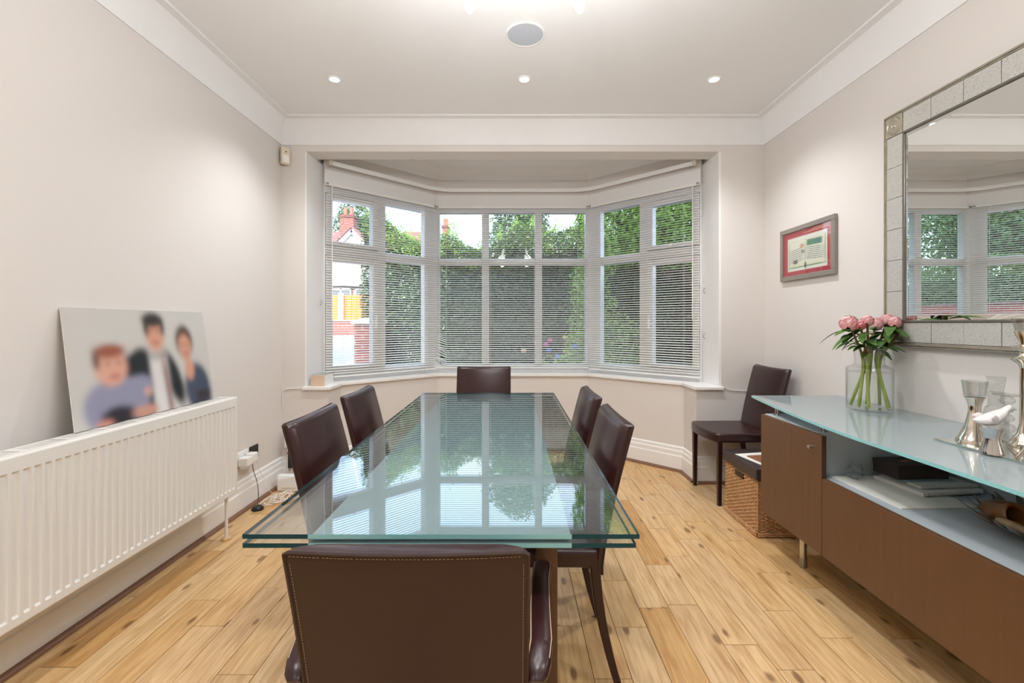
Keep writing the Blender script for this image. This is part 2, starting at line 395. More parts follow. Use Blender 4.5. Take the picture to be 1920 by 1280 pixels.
# white facing boards on the reveals and above the windows
tr = MB()
tr.box(-1.6175, -1.607, YF+.003, 3.86, SILL1, 2.586); tr.box(1.617, 1.6335, YF+.003, 3.86, SILL1, 2.586)
struct(tr, 'trim_1', M['white'], 'white painted reveals at both sides of the bay')
band_i = offs(WIN, -.045)
struct(MB().strip(band_i, wi, HEAD-.005, 2.545), 'trim_2', M['white'], 'white painted band above the bay window blinds')
# sill
so = [(-1.617, YF+.01), (-1.607, 3.86), (-.775, 4.66), (.785, 4.66), (1.617, 3.86), (1.633, YF+.01)]
li = offs(LOW, -.022)
s_ = MB()
s_.box(-1.632, LOW[0][0]+.02, YF-.022, YF+.012, SILL0, SILL1); s_.box(LOW[5][0]-.02, 1.648, YF-.022, YF+.012, SILL0, SILL1)
si = [(LOW[0][0]+.02, YF+.01), li[1], li[2], li[3], li[4], (LOW[5][0]-.02, YF+.01)]
s_.strip(si, so, SILL0, SILL1)
struct(s_, 'trim_3', M['white'], 'white painted window sill following the bay', bevel=.004)

# ceiling, bay ceiling, coves
cl = MB().box(XL-.2, XR+.2, YB-.2, YF+.17, ZC, ZC+.1)
cl.prism([(-1.62, 3.72), (1.63, 3.72), (1.63, 3.9), (.82, 4.72), (-.81, 4.72), (-1.62, 3.9)], ZBAY, ZBAY+.13)
struct(cl, 'ceiling', M['ceil'], 'flat white ceiling over room and bay')
def cove_profile(n=8):
    return [(PC*(1-math.cos(t*PI/2/n))*1.0, ZCOVE+(ZC-ZCOVE)*math.sin(t*PI/2/n)) for t in range(n+1)]
cv = MB()
prof = [(0, ZCOVE-.004), (.008, ZCOVE-.004), (.008, ZCOVE+.006)]+[(.008+p*(PC-.018)/PC, min(z, ZC-.012)) for p, z in cove_profile()[1:]]+[(PC, ZC-.012), (PC, ZC), (0, ZC)]
rings = []
for p, z in prof:
    rings.append([(XL+p, YB+p, z), (XL+p, YF-p, z), (XR-p, YF-p, z), (XR-p, YB+p, z)])
cv.loft(rings, False, True)
struct(cv, 'trim_4', M['ceil'], 'white coved cornice around the ceiling', smooth=True, ang=30)
cb = MB(); prof2 = [(0, 2.70), (.006, 2.70)]+[(.006+.09*(1-math.cos(t*PI/12)), 2.705+.09*math.sin(t*PI/12)) for t in range(1, 7)]+[(.1, ZBAY), (0, ZBAY)]
cb.loft([[(x, y, z) for x, y in offs(WIN, -.035-p)] for p, z in prof2], False, False)
struct(cb, 'trim_5', M['ceil'], 'small white cove above the bay windows', smooth=True, ang=30)

# skirting boards with brown beading
SK = [(0, 0), (.022, 0), (.022, .125), (.017, .135), (.017, .165), (.011, .178), (.011, .198), (.004, .208), (0, .208)]
def skirting(name, pts, label):
    m = MB(); m.loft([[(x, y, z) for x, y in offs(pts, -p)] for p, z in SK], False, False)
    o = struct(m, name, M['white'], label)
    q = MB(); q.loft([[(x, y, z) for x, y in offs(pts, -p)] for p, z in [(.02, 0), (.042, .001), (.040, .010), (.034, .017), (.022, .021), (.02, .021)]], False, False)
    q.build('beading', M['beading'], o, smooth=True)
skirting('baseboard_left', [(XL, YB), (XL, YF), (LOW[0][0], YF)], 'white moulded skirting along the radiator wall')
skirting('baseboard_bay', LOW, 'white moulded skirting around the bay')
skirting('baseboard_right', [(LOW[5][0], YF), (XR, YF), (XR, YB)], 'white moulded skirting along the sideboard wall')

# ------------------------------------------------------------------ windows (local: u along, v outward, z up)
def win_frame(o, rects, mat, name, v0=-.03, v1=.04, bevel=.004):
    m = MB()
    for u0, u1, z0, z1 in rects: m.box(u0, u1, v0, v1, z0, z1)
    return m.build(name, mat, o, local=True, bevel=bevel)
def place(o, p, q):
    o.location = (p[0], p[1], 0); o.rotation_euler = (0, 0, math.atan2(q[1]-p[1], q[0]-p[0]))
TR0, TR1 = 1.836, 1.905
def pane(o, u0, u1, z0, z1): MB().box(u0-.01, u1+.01, .003, .009, z0-.01, z1+.01).build('pane', M['pane'], o, local=True)
# centre window
w2 = thing('window_2', 'white centre bay window of six fixed panes', None, kind='structure'); place(w2, WIN[1], WIN[2]); L2 = 1.56
ms = [(.0375, .468), (.540, 1.010), (1.081, 1.522)]
win_frame(w2, [(0, .0375, SILL1, HEAD), (1.522, L2, SILL1, HEAD), (.0375, 1.522, 2.367, HEAD), (.0375, 1.522, SILL1, .833)], M['upvc'], 'frame')
win_frame(w2, [(.468, .540, .833, 2.367)], M['upvc'], 'mullion'); win_frame(w2, [(1.010, 1.081, .833, 2.367)], M['upvc'], 'mullion')
for a, b in ms:
    win_frame(w2, [(a, b, TR0, TR1)], M['upvc'], 'transom')
    pane(w2, a, b, .833, TR0); pane(w2, a, b, TR1, 2.367)
def side_window(name, label, p, q, mir):
    o = thing(name, label, None, kind='structure'); place(o, p, q); L = math.dist(p, q)
    g = (lambda a, b: (L-b, L-a)) if mir else (lambda a, b: (a, b))
    R = lambda a, b, z0, z1: g(a, b)+(z0, z1)
    win_frame(o, [R(0, .012, SILL1, HEAD), R(.994, L, SILL1, HEAD), R(.012, .994, 2.352, HEAD), R(.012, .994, SILL1, .846)], M['upvc'], 'frame')
    win_frame(o, [R(.492, .569, .846, 2.352)], M['upvc'], 'mullion')
    win_frame(o, [R(.012, .492, TR0-.01, TR1)], M['upvc'], 'transom'); win_frame(o, [R(.569, .994, TR0-.01, TR1)], M['upvc'], 'transom')
    for z0, z1, g0, g1 in ((TR1, 2.352, 1.95, 2.303), (.846, TR0-.01, .884, 1.772)):          # opening casements
        s = win_frame(o, [R(.014, .071, z0+.004, z1-.004), R(.433, .490, z0+.004, z1-.004), R(.071, .433, g1, z1-.004), R(.071, .433, z0+.004, g0)],
                      M['upvc'], 'casement', -.045, .03, .006)
        a, b = g(.071, .433); pane(s, a, b, g0, g1)
        h = MB()
        if z0 > 1.5:
            u = (a+b)/2; h.box(u-.045, u+.045, -.062, -.045, z0+.02, z0+.032); h.box(u-.012, u+.012, -.07, -.045, z0+.015, z0+.04)
        else:
            u = g(.46, .46)[0]; h.box(u-.009, u+.009, -.068, -.045, 1.19, 1.31); h.box(u-.014, u+.014, -.058, -.045, 1.22, 1.28)
        h.build('latch', M['white'], s, local=True, bevel=.003)
    a, b = g(.569, .994); pane(o, a, b, .846, TR0-.01); pane(o, a, b, TR1, 2.352)
    return o
w1 = side_window('window_1', 'white splayed bay window nearest the radiator wall', WIN[0], WIN[1], False)
w3 = side_window('window_3', 'white splayed bay window nearest the framed picture', WIN[2], WIN[3], True)

# venetian blinds: every slat a piece
def slat_mesh(u0, u1, droop=None):
    m = MB(); k = 4; wd = .0125; tilt = .22; th = .0007
    us = [u0, u1] if not droop else [u0, u0+droop[0], u1]
    rings = []
    for u in us:
        dz = -droop[1]*(1-(u-u0)/droop[0]) if droop and u < u0+droop[0] else 0
        top = []; bot = []
        for i in range(k+1):
            t = -1+2*i/k; v = t*wd; z = .0016*(1-t*t)+v*math.sin(tilt); top.append((u, v*math.cos(tilt), z+th+dz)); bot.append((u, v*math.cos(tilt), z-th+dz))
        rings.append(top+bot[::-1])
    return m.loft(rings)
def blind(label, p, q, u0, u1, vv, cords, wand, zb, broken=False):
    o = thing('venetian_blind', label, 'blind', group='white venetian blinds in the bay'); place(o, p, q)
    MB().box(u0, u1, vv-.014, vv+.014, HEAD-.026, HEAD-.006).build('headrail', M['blind'], o, local=True)
    src = slat_mesh(u0, u1).build('slat', M['blind'], o, local=True, smooth=True)
    z = HEAD-.042; n = 0; bent = []
    first = True
    while z > zb+.012:
        if broken and z < 1.12 and (int((1.12-z)/.0215)) >= 0:
            k = (1.12-z)/.34; d = .012+.05*abs(math.sin(k*9))*(.3+k)
            s = slat_mesh(u0, u1, (.10, -d)).build('slat', M['blind'], o, local=True, smooth=True)
        elif first: s = src; first = False
        else: s = src.copy(); COL.objects.link(s); s.parent = o
        s.location = (0, vv, z); z -= .0215
    MB().box(u0, u1, vv-.012, vv+.012, zb-.008, zb+.004).build('bottom_rail', M['blind'], o, local=True, bevel=.003)
    for c in cords:
        m = MB(); m.tube([(c, vv-.0135, zb), (c, vv-.0135, HEAD-.02)], .0007, 4); m.tube([(c, vv+.0135, zb), (c, vv+.0135, HEAD-.02)], .0007, 4)
        m.build('ladder_cord', M['blind'], o, local=True)
    if wand is not None:
        MB().tube([(wand, vv-.026, HEAD-.02), (wand, vv-.03, 1.28)], .004, 6).build('tilt_wand', M['blind'], o, local=True)
    for e in (u0+.012, u1-.012):
        MB().box(e-.010, e+.010, vv-.0165, vv+.016, HEAD-.020, HEAD-.004).build('bracket', M['steel'], o, local=True)
    return o
blind('white venetian blind on the window nearest the radiator wall', WIN[0], WIN[1], .0, 1.10, -.062, (.15, .98), .045, .792)
blind('white venetian blind on the centre bay window with sagging slat ends', WIN[1], WIN[2], .012, 1.545, -.062, (.11, .56, 1.0, 1.44), None, .80, True)
blind('white venetian blind on the window nearest the framed picture', WIN[2], WIN[3], .055, 1.154, -.062, (.17, 1.02), 1.105, .79)
# curtain rail
rp = offs(WIN, -.105); rp = [(rp[0][0]+.03, rp[0][1]+.0)]+rp[1:3]+[(rp[3][0]-.03, rp[3][1])]
def soften(pts, r=.16, n=5):
    out = [pts[0]]
    for a, b, c in zip(pts, pts[1:], pts[2:]):
        a, b, c = Vector(a), Vector(b), Vector(c); p = b+(a-b).normalized()*r; q = b+(c-b).normalized()*r
        for i in range(n+1):
            t = i/n; out.append(tuple(p*(1-t)**2+b*2*t*(1-t)+q*t*t))
    return out+[pts[-1]]
rl = soften(rp)
rt = thing('curtain_rail', 'white plastic curtain rail bent around the bay above the blinds', 'curtain rail', (0, 4.5, 2.56))
m = MB(); m.loft([[(x, y, 2.578+dz) for x, y in offs(rl, d)] for d, dz in [(-.009, -.017), (-.012, 0), (-.009, .017), (.004, .017), (.004, -.017), (-.009, -.017)]], False, False)
m.build('rail', M['white'], rt, smooth=True)
for e in (0, -1):
    MB().lathe([(.0, -.02), (.017, -.02), (.017, .02), (.0, .02)], 10, (rl[e][0], rl[e][1]-.005, 2.578)).build('end_stop', M['cream'], rt)
for i in range(8):
    t = (i+.5)/8; k = t*(len(rl)-1); a = int(k); f = k-a
    x = rl[a][0]*(1-f)+rl[a+1][0]*f; y = rl[a][1]*(1-f)+rl[a+1][1]*f
    d = Vector((x, y)).normalized()
    MB().tube([(x, y, 2.59), (x+d.x*.05, y+d.y*.06, 2.60)], .006, 6).build('bracket', M['white'], rt)

# ------------------------------------------------------------------ radiator
RX0, RX1, RY0, RY1, RZ0, RZ1 = -1.60, -1.705, 1.04, 2.65, .255, .815
rd = thing('radiator', 'long white panel radiator with vertical flutes on the left wall', 'radiator', (-1.66, (RY0+RY1)/2, 0))
m = MB(); P = .0348; ysn = []
y = RY1-.012
prof = []
while y-P > RY0+.01:
    prof += [(y, 0), (y-.0105, 0), (y-.0135, .006), (y-.0318, .006)]; y -= P
prof.append((y, 0))
zb, zt = RZ0+.035, RZ1-.05
def ring(z, dep): return [(RX0-d*dep, yy, z) for yy, d in prof]
rr = [ring(RZ0+.01, 0), ring(zb, 0), ring(zb+.008, 1), ring(zt-.008, 1), ring(zt, 0), ring(RZ1-.006, 0)]
m.loft(rr, False, False)
m.box(RX0-.02, RX0-.0001, RY0, prof[-1][0], RZ0+.01, RZ1-.006); m.box(RX0-.02, RX0-.0001, RY1-.012, RY1, RZ0+.01, RZ1-.006)
m.box(RX0-.022, RX0-.008, RY0, RY1, RZ0+.008, RZ1-.004)
m.tube([(RX0-.006, RY0, RZ1-.006), (RX0-.006, RY1, RZ1-.006)], .006, 8); m.tube([(RX0-.006, RY0, RZ0+.01), (RX0-.006, RY1, RZ0+.01)], .006, 8)
m.build('front_panel', M['rad'], rd, smooth=True, ang=25)
MB().box(RX1, RX1+.018, RY0, RY1, RZ0+.01, RZ1-.006).build('back_panel', M['rad'], rd, bevel=.004)
m = MB()
m.box(RX1+.004, RX1+.012, RY0, RY1, RZ1-.006, RZ1+.002); m.box(RX0-.03, RX0-.018, RY0, RY1, RZ1-.006, RZ1+.002)
yy = RY0
while yy < RY1-.01:
    k = int(round((yy-RY0)/.012)); 
    if k % 13 > 1: m.box(RX1+.01, RX0-.02, yy, yy+.0075, RZ1-.004, RZ1+.001)
    else: m.box(RX1+.01, RX0-.02, yy, yy+.012, RZ1-.004, RZ1+.003)
    yy += .012
m.build('top_grille', M['rad'], rd)
for yy in (RY0, RY1-.006): MB().box(RX1, RX0-.004, yy-.002, yy+.008, RZ0+.01, RZ1-.002).build('side_panel', M['rad'], rd, bevel=.002)
px_ = RX0-.045
m = MB(); m.tube([(px_, RY1-.03, RZ0+.02), (px_, RY1-.03, .012)], .0085, 10); m.build('pipe', M['white'], rd, smooth=True)
MB().lathe([(.001, 0), (.026, 0), (.026, .008), (.02, .014), (.001, .014)], 16, (px_, RY1-.03, 0)).build('pipe_collar', M['oak'], rd, smooth=True)
for yy in (RY0+.3, RY1-.4): MB().box(XL+.002, RX1+.004, yy, yy+.04, RZ0+.1, RZ1-.1).build('bracket', M['rad'], rd)

# ------------------------------------------------------------------ flat prints painted as vertex colours
def paint(w, h, base, blobs):
    yy, xx = np.mgrid[0:h, 0:w]; u = (xx+.5)/w; v = (yy+.5)/h
    img = np.ones((h, w, 3))*np.array(base[:3])
    for b in blobs:
        kind, cx, cy, rx, ry, col, soft = b[:7]; ang = b[7] if len(b) > 7 else 0
        du, dv = u-cx, v-cy; a = math.cos(ang)*du+math.sin(ang)*dv; c = -math.sin(ang)*du+math.cos(ang)*dv
        d = np.sqrt((a/rx)**2+(c/ry)**2) if kind == 'e' else np.maximum(np.abs(a)/rx, np.abs(c)/ry)
        k = np.clip((1+soft-d)/(2*soft), 0, 1); k = k*k*(3-2*k)
        img = img*(1-k[..., None])+np.array(col[:3])*k[..., None]
    return img
def blur(img, r):
    k = np.exp(-.5*(np.arange(-3*r, 3*r+1)/r)**2); k /= k.sum(); p = 3*r
    for ax in (0, 1):
        pad = [(p, p) if a == ax else (0, 0) for a in range(3)]; q = np.pad(img, pad, mode='edge')
        img = np.apply_along_axis(lambda v: np.convolve(v, k, mode='valid'), ax, q)
    return img
def print_mesh(name, corners, img, mat, parent):
    """corners: top-left, top-right, bottom-left, bottom-right (world)"""
    h, w = img.shape[:2]; tl, trr, bl, br = (np.array(c) for c in corners)
    V = []; 
    for j in range(h):
        t = j/(h-1)
        for i in range(w):
            s = i/(w-1); V.append(tl*(1-s)*(1-t)+trr*s*(1-t)+bl*(1-s)*t+br*s*t)
    fs = [(j*w+i, j*w+w+i, j*w+w+i+1, j*w+i+1) for j in range(h-1) for i in range(w-1)]
    me = bpy.data.meshes.new(name); me.from_pydata((np.array(V)-np.array(wloc(parent))).tolist(), [], fs); me.materials.append(mat)
    a = me.color_attributes.new('print', 'FLOAT_COLOR', 'POINT')
    a.data.foreach_set('color', np.concatenate([img.reshape(-1, 3), np.ones((w*h, 1))], 1).ravel())
    o = bpy.data.objects.new(name, me); COL.objects.link(o); o.parent = parent
    return o
# portrait panel leaning on the wall above the radiator
tl, trr = Vector((-1.792, 1.80, 1.305)), Vector((-1.792, 2.62, 1.305))
bl, br = Vector((-1.690, 1.755, .8185)), Vector((-1.690, 2.575, .8185))
cp = thing('portrait_panel', 'unframed blurred family portrait leaning on the wall above the radiator', 'photo print', (-1.70, 2.17, .8185))
nrm = (trr-tl).cross(bl-tl).normalized(); nrm = nrm if nrm.x > 0 else -nrm
tk = nrm*.006
m = MB(); m.loft([[tl, trr, br, bl], [tl+tk, trr+tk, br+tk, bl+tk]]); m.build('panel', M['paper'], cp)
sk, dk, hair = C(206, 152, 128), C(30, 30, 36), C(52, 44, 42)
grey_l, navy = C(142, 142, 164), C(66, 72, 92)
img = paint(150, 92, C(196, 193, 187), [
    ('e', .12, .3, .25, .5, C(198, 194, 188), .8),
    ('r', .46, .80, .16, .36, dk, .12), ('e', .40, .50, .075, .14, dk, .3, .4), ('e', .66, .70, .06, .28, dk, .3, -.15),
    ('r', .555, .80, .066, .34, C(214, 210, 208), .25), ('r', .60, .80, .018, .30, C(150, 112, 108), .5, -.03),
    ('e', .55, .24, .070, .175, sk, .22), ('e', .545, .10, .078, .075, hair, .35), ('e', .49, .17, .018, .09, hair, .5), ('e', .615, .17, .016, .09, hair, .5),
    ('e', .525, .215, .011, .012, C(120, 84, 74), .8), ('e', .575, .215, .011, .012, C(120, 84, 74), .8), ('e', .55, .325, .024, .014, C(170, 96, 90), .8),
    ('e', .855, .84, .115, .27, navy, .2), ('e', .80, .62, .04, .12, sk, .35), ('r', .90, .93, .07, .06, C(52, 40, 50), .4),
    ('e', .785, .33, .075, .175, C(84, 60, 50), .25), ('e', .785, .39, .056, .135, sk, .25), ('e', .765, .365, .010, .011, C(110, 76, 66), .8), ('e', .805, .365, .010, .011, C(110, 76, 66), .8), ('e', .787, .46, .022, .014, C(176, 98, 94), .8),
    ('e', .26, .83, .20, .22, grey_l, .16), ('e', .40, .72, .09, .10, grey_l, .3, .3), ('e', .12, .88, .06, .16, grey_l, .3),
    ('e', .235, .52, .098, .165, C(212, 160, 138), .2), ('e', .235, .38, .095, .062, C(148, 84, 60), .4), ('e', .15, .45, .022, .08, C(110, 80, 66), .5),
    ('e', .215, .49, .013, .014, C(130, 88, 76), .8), ('e', .28, .49, .013, .014, C(130, 88, 76), .8), ('e', .25, .605, .03, .018, C(176, 92, 86), .8),
    ('e', .25, .95, .11, .09, C(40, 34, 44), .3), ('e', .42, .95, .09, .05, C(196, 144, 124), .35), ('e', .16, .985, .05, .03, C(204, 140, 120), .4), ('e', .45, .78, .03, .04, C(206, 160, 146), .5)])
img = blur(img, 2)
e = nrm*.0067
print_mesh('printed_photo', [p+e for p in (tl, trr, bl, br)], img, attr_mat('portrait_print', .35), cp)

# framed picture on the right wall
fx = 1.947
FY0, FY1, FZ0, FZ1 = 2.749, 3.307, 1.543, 1.908
pf = thing('framed_picture', 'small framed drawing of an open book on a red mount', 'picture', (1.96, (FY0+FY1)/2, FZ0))
m = MB(); fw = .032
for y0, y1, z0, z1 in ((FY0, FY1, FZ0, FZ0+fw), (FY0, FY1, FZ1-fw, FZ1), (FY0, FY0+fw, FZ0+fw, FZ1-fw), (FY1-fw, FY1, FZ0+fw, FZ1-fw)):
    m.box(fx, XR-.001, y0, y1, z0, z1)
m.build('frame', pbr('taupe_frame', C(150, 143, 134), .35, .3, vary=.06, scale=30), pf, bevel=.003)
MB().box(fx+.012, XR-.002, FY0+.02, FY1-.02, FZ0+.02, FZ1-.02).build('mount', pbr('red_mount', C(186, 62, 74), .7), pf)
red, ink = C(190, 60, 74), C(120, 116, 116)
bl_ = [('r', .5, .5, .40, .36, C(240, 236, 226), .02), ('e', .5, .53, .37, .31, C(238, 234, 214), .04)]
bl_ = [('r', .5, .52, .405, .375, C(240, 238, 230), .02), ('r', .5, .52, .365, .30, C(236, 230, 204), .04), ('r', .5, .82, .365, .010, C(120, 158, 112), .4),
       ('r', .13, .56, .006, .26, C(110, 142, 112), .5), ('r', .87, .52, .006, .26, C(96, 120, 100), .5), ('r', .5, .5, .34, .25, C(238, 236, 222), .1)]
for k in range(7):
    bl_ += [('r', .30, .42+k*.045, .14, .007, ink, .5, -.16), ('r', .66, .44+k*.04, .155, .007, ink, .5, .10)]
bl_ += [('r', .66, .33, .15, .065, C(112, 150, 112), .15, .05), ('r', .70, .33, .07, .03, C(90, 140, 150), .5), ('e', .41, .36, .05, .05, C(222, 176, 140), .3), ('r', .43, .49, .035, .035, C(150, 148, 138), .3),
        ('r', .27, .70, .045, .04, C(120, 108, 92), .2, -.2), ('e', .48, .80, .022, .07, C(70, 70, 92), .3), ('r', .48, .50, .004, .28, C(190, 186, 170), .5)]
bl_ += [('r', .80, .045, .16, .012, C(236, 176, 160), .5), ('r', .72, .085, .22, .010, C(230, 190, 150), .5), ('r', .955, .45, .010, .40, C(206, 120, 112), .5)]
img = paint(120, 78, red, bl_)
# seen from the room the far side (large Y) is on the left
print_mesh('printed_drawing', [(fx+.0115, FY1-fw, FZ1-fw), (fx+.0115, FY0+fw, FZ1-fw), (fx+.0115, FY1-fw, FZ0+fw), (fx+.0115, FY0+fw, FZ0+fw)], img, attr_mat('drawing_print', .5), pf)
MB().box(fx+.006, fx+.008, FY0+.02, FY1-.02, FZ0+.02, FZ1-.02).build('glazing', M['pane'], pf)

# ------------------------------------------------------------------ big mirror
mx0 = 1.932; MY1, MY0, MZ0, MZ1 = 2.369, .62, 1.127, 2.308
mr = thing('wall_mirror', 'large mirror in an antiqued silver tile frame above the sideboard', 'mirror', (1.95, (MY0+MY1)/2, MZ0))
rim, tw, inn = .022, .098, .009
m = MB()
def frame_ring(m, a, b, x, xb=XR-.001, mi=0):
    for y0, y1, z0, z1 in ((MY0+a, MY1-a, MZ0+a, MZ0+b), (MY0+a, MY1-a, MZ1-b, MZ1-a), (MY0+a, MY0+b, MZ0+b, MZ1-b), (MY1-b, MY1-a, MZ0+b, MZ1-b)):
        m.box(x, xb, y0, y1, z0, z1, mi)
frame_ring(m, 0, .009, mx0+.004); frame_ring(m, .009, .015, mx0-.006); frame_ring(m, .015, rim, mx0-.001)
m.build('outer_moulding', M['antique_rim'], mr, bevel=.003)
m = MB(); frame_ring(m, rim+tw, rim+tw+inn, mx0-.004); m.build('inner_moulding', pbr('dark_silver_slip', C(128, 124, 116), .3, .6), mr, bevel=.002)
a, b = rim+.001, rim+tw-.001
nz_ = 6; zl = (MZ1-MZ0-2*(rim+tw))/nz_; ny_ = 10; yl = (MY1-MY0-2*(rim+tw))/ny_
def tile(y0, y1, z0, z1):
    MB().box(mx0+random.uniform(0, .002), XR-.001, y0+.0012, y1-.0012, z0+.0012, z1-.0012).build('tile', M['antique'], mr)
for k in range(nz_):
    z0 = MZ0+rim+tw+k*zl
    tile(MY1-b, MY1-a, z0, z0+zl); tile(MY0+a, MY0+b, z0, z0+zl)
for k in range(ny_):
    y0 = MY0+rim+tw+k*yl
    tile(y0, y0+yl, MZ0+a, MZ0+b); tile(y0, y0+yl, MZ1-b, MZ1-a)
for cy_ in (MY0+rim+tw/2, MY1-rim-tw/2):
    for cz_ in (MZ0+rim+tw/2, MZ1-rim-tw/2):
        m = MB(); h = tw/2-.001; m.box(mx0-.002, XR-.001, cy_-h, cy_+h, cz_-h, cz_+h)
        pr = [(.043, 0), (.041, .003), (.037, .0005), (.033, .003), (.028, .0005), (.023, .003), (.017, .0005), (.012, .0035), (.008, .001), (.005, .004), (.0005, .005)]
        m.loft([[(mx0-.002-d, cy_+r_*math.cos(2*PI*k/28), cz_+r_*math.sin(2*PI*k/28)) for k in range(28)] for r_, d in pr])
        m.build('corner_block', M['antique_rim'], mr, smooth=True, ang=60)
g = rim+tw+inn; bv = .022; m = MB()
xo, xi = mx0+.003, mx0-.0015
oy0, oy1, oz0, oz1 = MY0+g, MY1-g, MZ0+g, MZ1-g
V = [(xo, oy0, oz0), (xo, oy1, oz0), (xo, oy1, oz1), (xo, oy0, oz1), (xi, oy0+bv, oz0+bv), (xi, oy1-bv, oz0+bv), (xi, oy1-bv, oz1-bv), (xi, oy0+bv, oz1-bv),
     (XR-.002, oy0, oz0), (XR-.002, oy1, oz0), (XR-.002, oy1, oz1), (XR-.002, oy0, oz1)]
m.add(V, [(4, 5, 6, 7), (0, 1, 5, 4), (1, 2, 6, 5), (2, 3, 7, 6), (3, 0, 4, 7), (0, 8, 9, 1), (1, 9, 10, 2), (2, 10, 11, 3), (3, 11, 8, 0), (8, 11, 10, 9)])
m.build('mirror_glass', M['mirror'], mr)

# ------------------------------------------------------------------ dining table
TX0, TX1, TY0, TY1, TZ = -.613, .290, 1.034, 3.156, .762
tb = thing('dining_table', 'double glass dining table with frosted centre band', 'table', ((TX0+TX1)/2, (TY0+TY1)/2, 0))
fb0, fb1 = -.464, .136
def slab(name, z1, th, x0, x1, y0, y1):
    m = MB(); m.prism([(x0, y0), (x1, y0), (x1, y1), (x0, y1)], z1-th, z1, 0, 1)
    o = m.build(name, [M['glass_clear'], M['glass_edge']], tb)
    return o
up = slab('glass_top', TZ, .0105, TX0, TX1, TY0, TY1)
lo = slab('lower_glass', TZ-.021, .0105, TX0, TX1-.008, TY0+.001, TY1-.03)
for o, z, y0, y1 in ((up, TZ-.0108, TY0+.0005, TY1-.0005), (lo, TZ-.0197, TY0+.0015, TY1-.031)):
    MB().box(fb0, fb1, y0, y1, z-.0012, z).build('frosted_band', M['frost'], o)
    ze = z if o is up else z-.0118
    MB().box(fb0, fb1, y0-.0012, y0-.0006, ze+.0004, ze+.0105).build('frosted_edge', M['glass_edge_light'], o)
for x0 in (.072, -.462):
    for y0 in (1.335, 2.78):
        l_ = MB().box(x0, x0+.062, y0, y0+.062, 0, .665).build('leg', M['wood_leg'], tb, bevel=.003)
        MB().box(x0+.004, x0+.058, y0+.004, y0+.058, .665, TZ-.034).build('leg_cap', M['steel'], l_)
for y0 in (1.351, 2.796): MB().box(-.40, .072, y0, y0+.03, .675, .715).build('cross_rail', M['steel'], tb)
for x0 in (.088, -.446): MB().box(x0, x0+.03, 1.397, 2.78, .675, .715).build('side_rail', M['steel'], tb)

